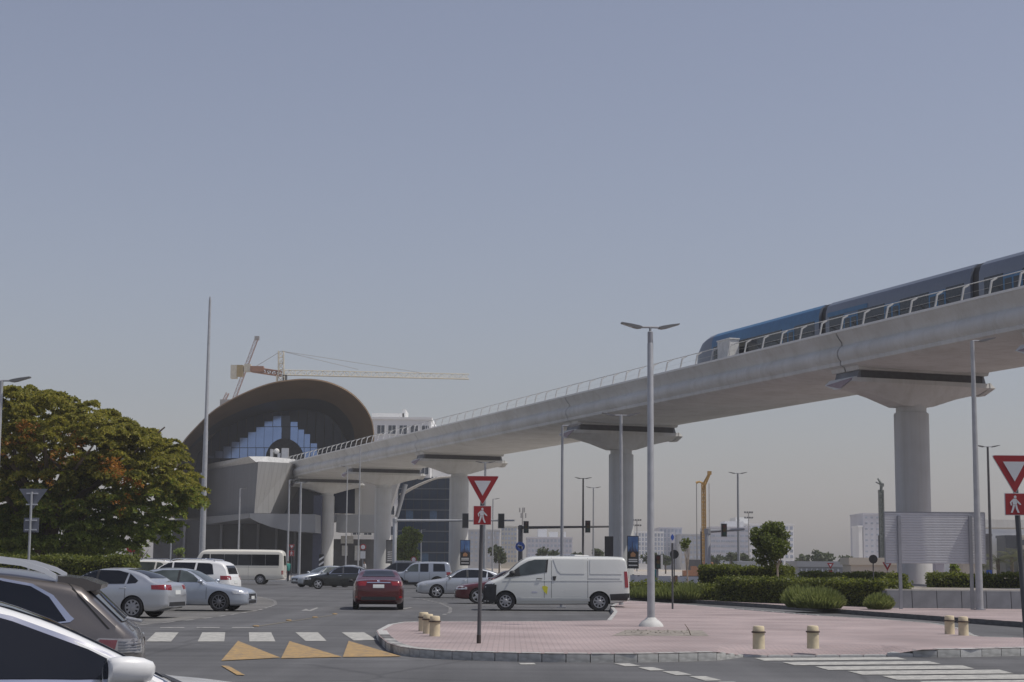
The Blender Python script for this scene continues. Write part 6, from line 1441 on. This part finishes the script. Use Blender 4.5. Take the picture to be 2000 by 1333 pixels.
# ---- palms
def palm(px, ytop, Y, label, n=26):
    top = at(px, ytop, Y); t = thing('palm_tree', label, 'palm', (top.x, Y, 0), random.uniform(0, 6), 'palms at the right edge'); H = top.z-.9
    mb = MB(); mb.tube([(0, 0, 0), (.04, 0, H*.5), (0, .02, H)], [.2, .16, .18], 9); mb.build('trunk', m_bark, t, 60)
    mb = MB(); V = []; 
    for k in range(n):
        a = 6.283*k/n*1.618*2; el = random.uniform(-.3, 1.3); L_ = random.uniform(1.5, 2.1); d = Vector((math.cos(a), math.sin(a), 0)); pr = Vector((-d.y, d.x, 0)); pts = []
        for i in range(9):
            s = i/8; pts.append(Vector((0, 0, H))+d*(L_*s*math.cos(el*(1-.4*s)))+Vector((0, 0, L_*(s*math.sin(el)-.55*s*s))))
        mb.tube(pts, [.02*(1-.7*i/8) for i in range(9)], 4, False)
        for i in range(1, 9):
            for f in (0, .5):
                if i == 8 and f: continue
                p = pts[i].lerp(pts[min(i+1, 8)], f); ln = .34*math.sin(math.pi*min(.97, .15+i/8*.85))+.08
                for sg in (1, -1):
                    q = p+pr*sg*ln+d*ln*.6+Vector((0, 0, -ln*.35)); mb.add([p, p+d*.035, q+d*.012, q], [(0, 1, 2, 3)])
    o = mb.build('fronds', m_leaf_palm, t); o['kind'] = 'stuff'
for px, yt, Y, lab in ((1948, 1075, 150, 'palm right of the dark double lamp post'), (1975, 1070, 160, 'palm behind the right give way sign post'), (1912, 1088, 140, 'palm just right of the billboard back'), (1998, 1068, 150, 'palm at the very right edge')): palm(px, yt, Y, lab)
# ---- hedges: clipped boxes of leaves on a dark woody core
def hedge(label, P0, P1, depth, h, z0=.15, dens=520, size=.05, m=m_leaf_hedge, group='clipped hedges', rough=.06, name='hedge'):
    P0, P1 = Vector((*P0, 0)), Vector((*P1, 0)); d = P1-P0; L_ = d.length; ang = math.atan2(d.y, d.x)
    t = thing(name, label, 'hedge', (P0.x, P0.y, z0), ang, group)
    n = max(3, int(L_/.5)); rings = []
    for i in range(n+1):
        x = .12+(L_-.24)*i/n; j = lambda: random.uniform(-.03, .03); e = .12
        rings.append([(x, e+j(), 0), (x, depth-e+j(), 0), (x, depth-e+j(), h-.12+j()), (x, depth*.5, h-.09+j()), (x, e+j(), h-.12+j())])
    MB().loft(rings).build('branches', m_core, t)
    def surf(N, f):
        return f(rng.random(N), rng.random(N))
    parts = []
    parts.append(surf(int(L_*h*dens), lambda a, b_: np.stack([a*L_, 0*a, b_*h], 1)))
    parts.append(surf(int(L_*depth*dens), lambda a, b_: np.stack([a*L_, b_*depth, 0*a+h], 1)))
    parts.append(surf(int(L_*h*dens*.5), lambda a, b_: np.stack([a*L_, 0*a+depth, b_*h], 1)))
    for xx in (0, L_): parts.append(surf(int(depth*h*dens), lambda a, b_: np.stack([0*a+xx, a*depth, b_*h], 1)))
    C = np.concatenate(parts); ph = C[:, 0]*2.1; und = np.sin(ph)*.04+np.sin(ph*2.7+1)*.03
    C[:, 2] += und*(C[:, 2]/h); C += rng.normal(0, rough, C.shape); C[:, 2] = np.maximum(C[:, 2], .03)
    A, B = leaf_axes(len(C), size, .35); quads_mesh('leaves', C, A, B, m, t, 'stuff')
    return t
def W2(px, Y): g = at(px, hor(px), Y); return (g.x, g.y)
hedge('long low clipped hedge along the far verge in front of the round tree', W2(1400, 74.5), W2(1722, 65.3), 1.5, .92)
hedge('low rough end of the hedge row behind the near lamp post', W2(1225, 81.5), W2(1404, 75.5), 1.3, .50, rough=.12)
hedge('taller clipped hedge block around the round tree', W2(1366, 79), W2(1530, 77.4), 2.0, 1.42)
hedge('far clipped hedge strip on the raised bed, left of the billboard pier', W2(1742, 76), W2(1770, 76), 1.2, .48, zt-.06)
hedge('far clipped hedge strip behind the round sign back', W2(1560, 92), W2(1738, 88), 1.3, 1.12)
hedge('clipped hedge strip on the raised bed right of the billboard pier', W2(1816, 76), W2(2090, 75), 1.2, .52, zt-.06)
hedge('dark green hedge under the flame tree behind the brown crossover', W2(-60, 71), W2(238, 69.5), 1.6, 1.62, .14, 320, .06)
hedge('lower hedge strip behind the parked white cars', W2(60, 100), W2(250, 98), 1.4, 1.45, .0, 260, .07, m_leaf_dark)
# ---- ornamental grass mounds
def tuft(px, Y, r, h, label, n=2600):
    g = at(px, hor(px), Y); t = thing('grass_mound', label, 'grass clump', (g.x, Y, .15), 0, 'ornamental grass mounds')
    a = rng.random(n)*6.283; rr = np.sqrt(rng.random(n)); lean = rr*.75; base = np.stack([np.cos(a)*rr*r*.95, np.sin(a)*rr*r*.95, 0*a+.02], 1)
    L_ = h*(.7+.6*rng.random(n))*(1.15-.62*rr**2); d = np.stack([np.cos(a)*lean, np.sin(a)*lean, 0*a+1], 1); d += rng.normal(0, .15, d.shape); d /= np.linalg.norm(d, axis=1)[:, None]
    A = d*(L_/2)[:, None]; B = rand_dirs(n)*.014; quads_mesh('blades', base+A, A, B, m_grassblade, t, 'stuff')
    MB().lathe([(r*.40, 0), (r*.36, h*.2), (r*.2, h*.32), (0, h*.36)], 12).build('root_mound', m_core, t, 60)
tuft(1600, 62.3, .80, .56, 'large feathery grass mound in front of the long hedge', 4600); tuft(1565, 63.2, .55, .62, 'feathery grass mound left of the largest mound', 2000); tuft(1716, 61.9, .42, .42, 'feathery grass mound at the right end of the long hedge', 2600); tuft(1345, 76.8, .7, .55, 'feathery grass mound at the left start of the hedges', 2400); tuft(1300, 78, .6, .42, 'low grass mound behind the near lamp post', 1800); tuft(1255, 79.5, .6, .40, 'low grass mound just right of the van', 1800)
# ================================================================== PEOPLE (far off)
def person(label, px, Y, h, shirt, trousers, rz=0, stride=.18, z0=.12):
    g = at(px, hor(px), Y); k = h/1.75
    V = [(0, 0, .95), (0, 0, 1.15), (0, 0, 1.38), (0, .01, 1.50), (0, .03, 1.60), (0, .04, 1.70), (.17, 0, 1.42), (.22, .02, 1.15), (.22, .12, .92), (-.17, 0, 1.42), (-.22, -.02, 1.15), (-.22, .04, .92), (.09, 0, .90), (.10, stride*.6, .50), (.10, stride*.5, .09), (.10, stride*.5+.16, .05), (-.09, 0, .90), (-.10, -stride*.3, .50), (-.10, -stride, .10), (-.10, -stride+.16, .05)]
    E = [(0, 1), (1, 2), (2, 3), (3, 4), (4, 5), (2, 6), (6, 7), (7, 8), (2, 9), (9, 10), (10, 11), (0, 12), (12, 13), (13, 14), (14, 15), (0, 16), (16, 17), (17, 18), (18, 19)]
    R = [.15, .14, .16, .06, .09, .085, .065, .05, .035, .065, .05, .035, .095, .065, .045, .04, .095, .065, .045, .04]
    me = bpy.data.meshes.new('body'); me.from_pydata([tuple(c*k for c in v) for v in V], E, []); ob = bpy.data.objects.new('body', me); col.objects.link(ob)
    md = ob.modifiers.new('s', 'SKIN'); 
    for i, d in enumerate(me.skin_vertices[0].data): d.radius = (R[i]*k, R[i]*k*.8); d.use_root = (i == 0)
    sb = ob.modifiers.new('d', 'SUBSURF'); sb.levels = 1
    dg = bpy.context.evaluated_depsgraph_get(); m2 = bpy.data.meshes.new_from_object(ob.evaluated_get(dg)); bpy.data.objects.remove(ob)
    m_skin = M('skin', (.22, .13, .09), .6); m_hair = M('dark_hair', (.02, .016, .013), .7)
    for m in (shirt, trousers, m_skin, m_hair): m2.materials.append(m)
    for p in m2.polygons:
        z = p.center.z/k; y = p.center.y/k
        p.material_index = (3 if (z > 1.68 or (z > 1.56 and y < .0)) else 2) if z > 1.49 else (2 if abs(p.center.x) > .19*k and z < 1.02 and z > .8 else (0 if z > .93 else 1)); p.use_smooth = True
    t = thing('person', label, 'person', (g.x, Y, z0), rz); o = bpy.data.objects.new('body', m2); col.objects.link(o); o.parent = t
    return t
person('person in teal shirt and dark trousers walking by the rear of the minibus', 563, 138, 1.72, M('teal_shirt', (.03, .22, .19), .8), M('dark_trousers', (.02, .022, .03), .8), .6)
person('distant person in white shirt near the station entrance', 712, 160, 1.72, M('white_shirt', (.6, .6, .6), .8), M('blue_trousers', (.04, .05, .09), .8), 2.2)
person('distant person in teal clothes on the building site right of the near lamp post', 1281, 112, 1.7, M('teal_overall', (.06, .25, .24), .8), M('teal_trousers', (.05, .2, .2), .8), 1.2, z0=-.03)
# ================================================================== HAZE
hz = MB(); hz.box(-1550, 1550, -60, 1600, -1.2, 75)
m_h = bpy.data.materials.new('haze_air'); m_h.use_nodes = True; n = m_h.node_tree.nodes; n.remove(n['Principled BSDF'])
pv = n.new('ShaderNodeVolumePrincipled'); pv.inputs['Density'].default_value = .00036; pv.inputs['Color'].default_value = (.955, .955, .965, 1); pv.inputs['Anisotropy'].default_value = 0.0
m_h.node_tree.links.new(pv.outputs[0], n['Material Output'].inputs['Volume'])
hzo = hz.build('haze', m_h); hzo['kind'] = 'stuff'
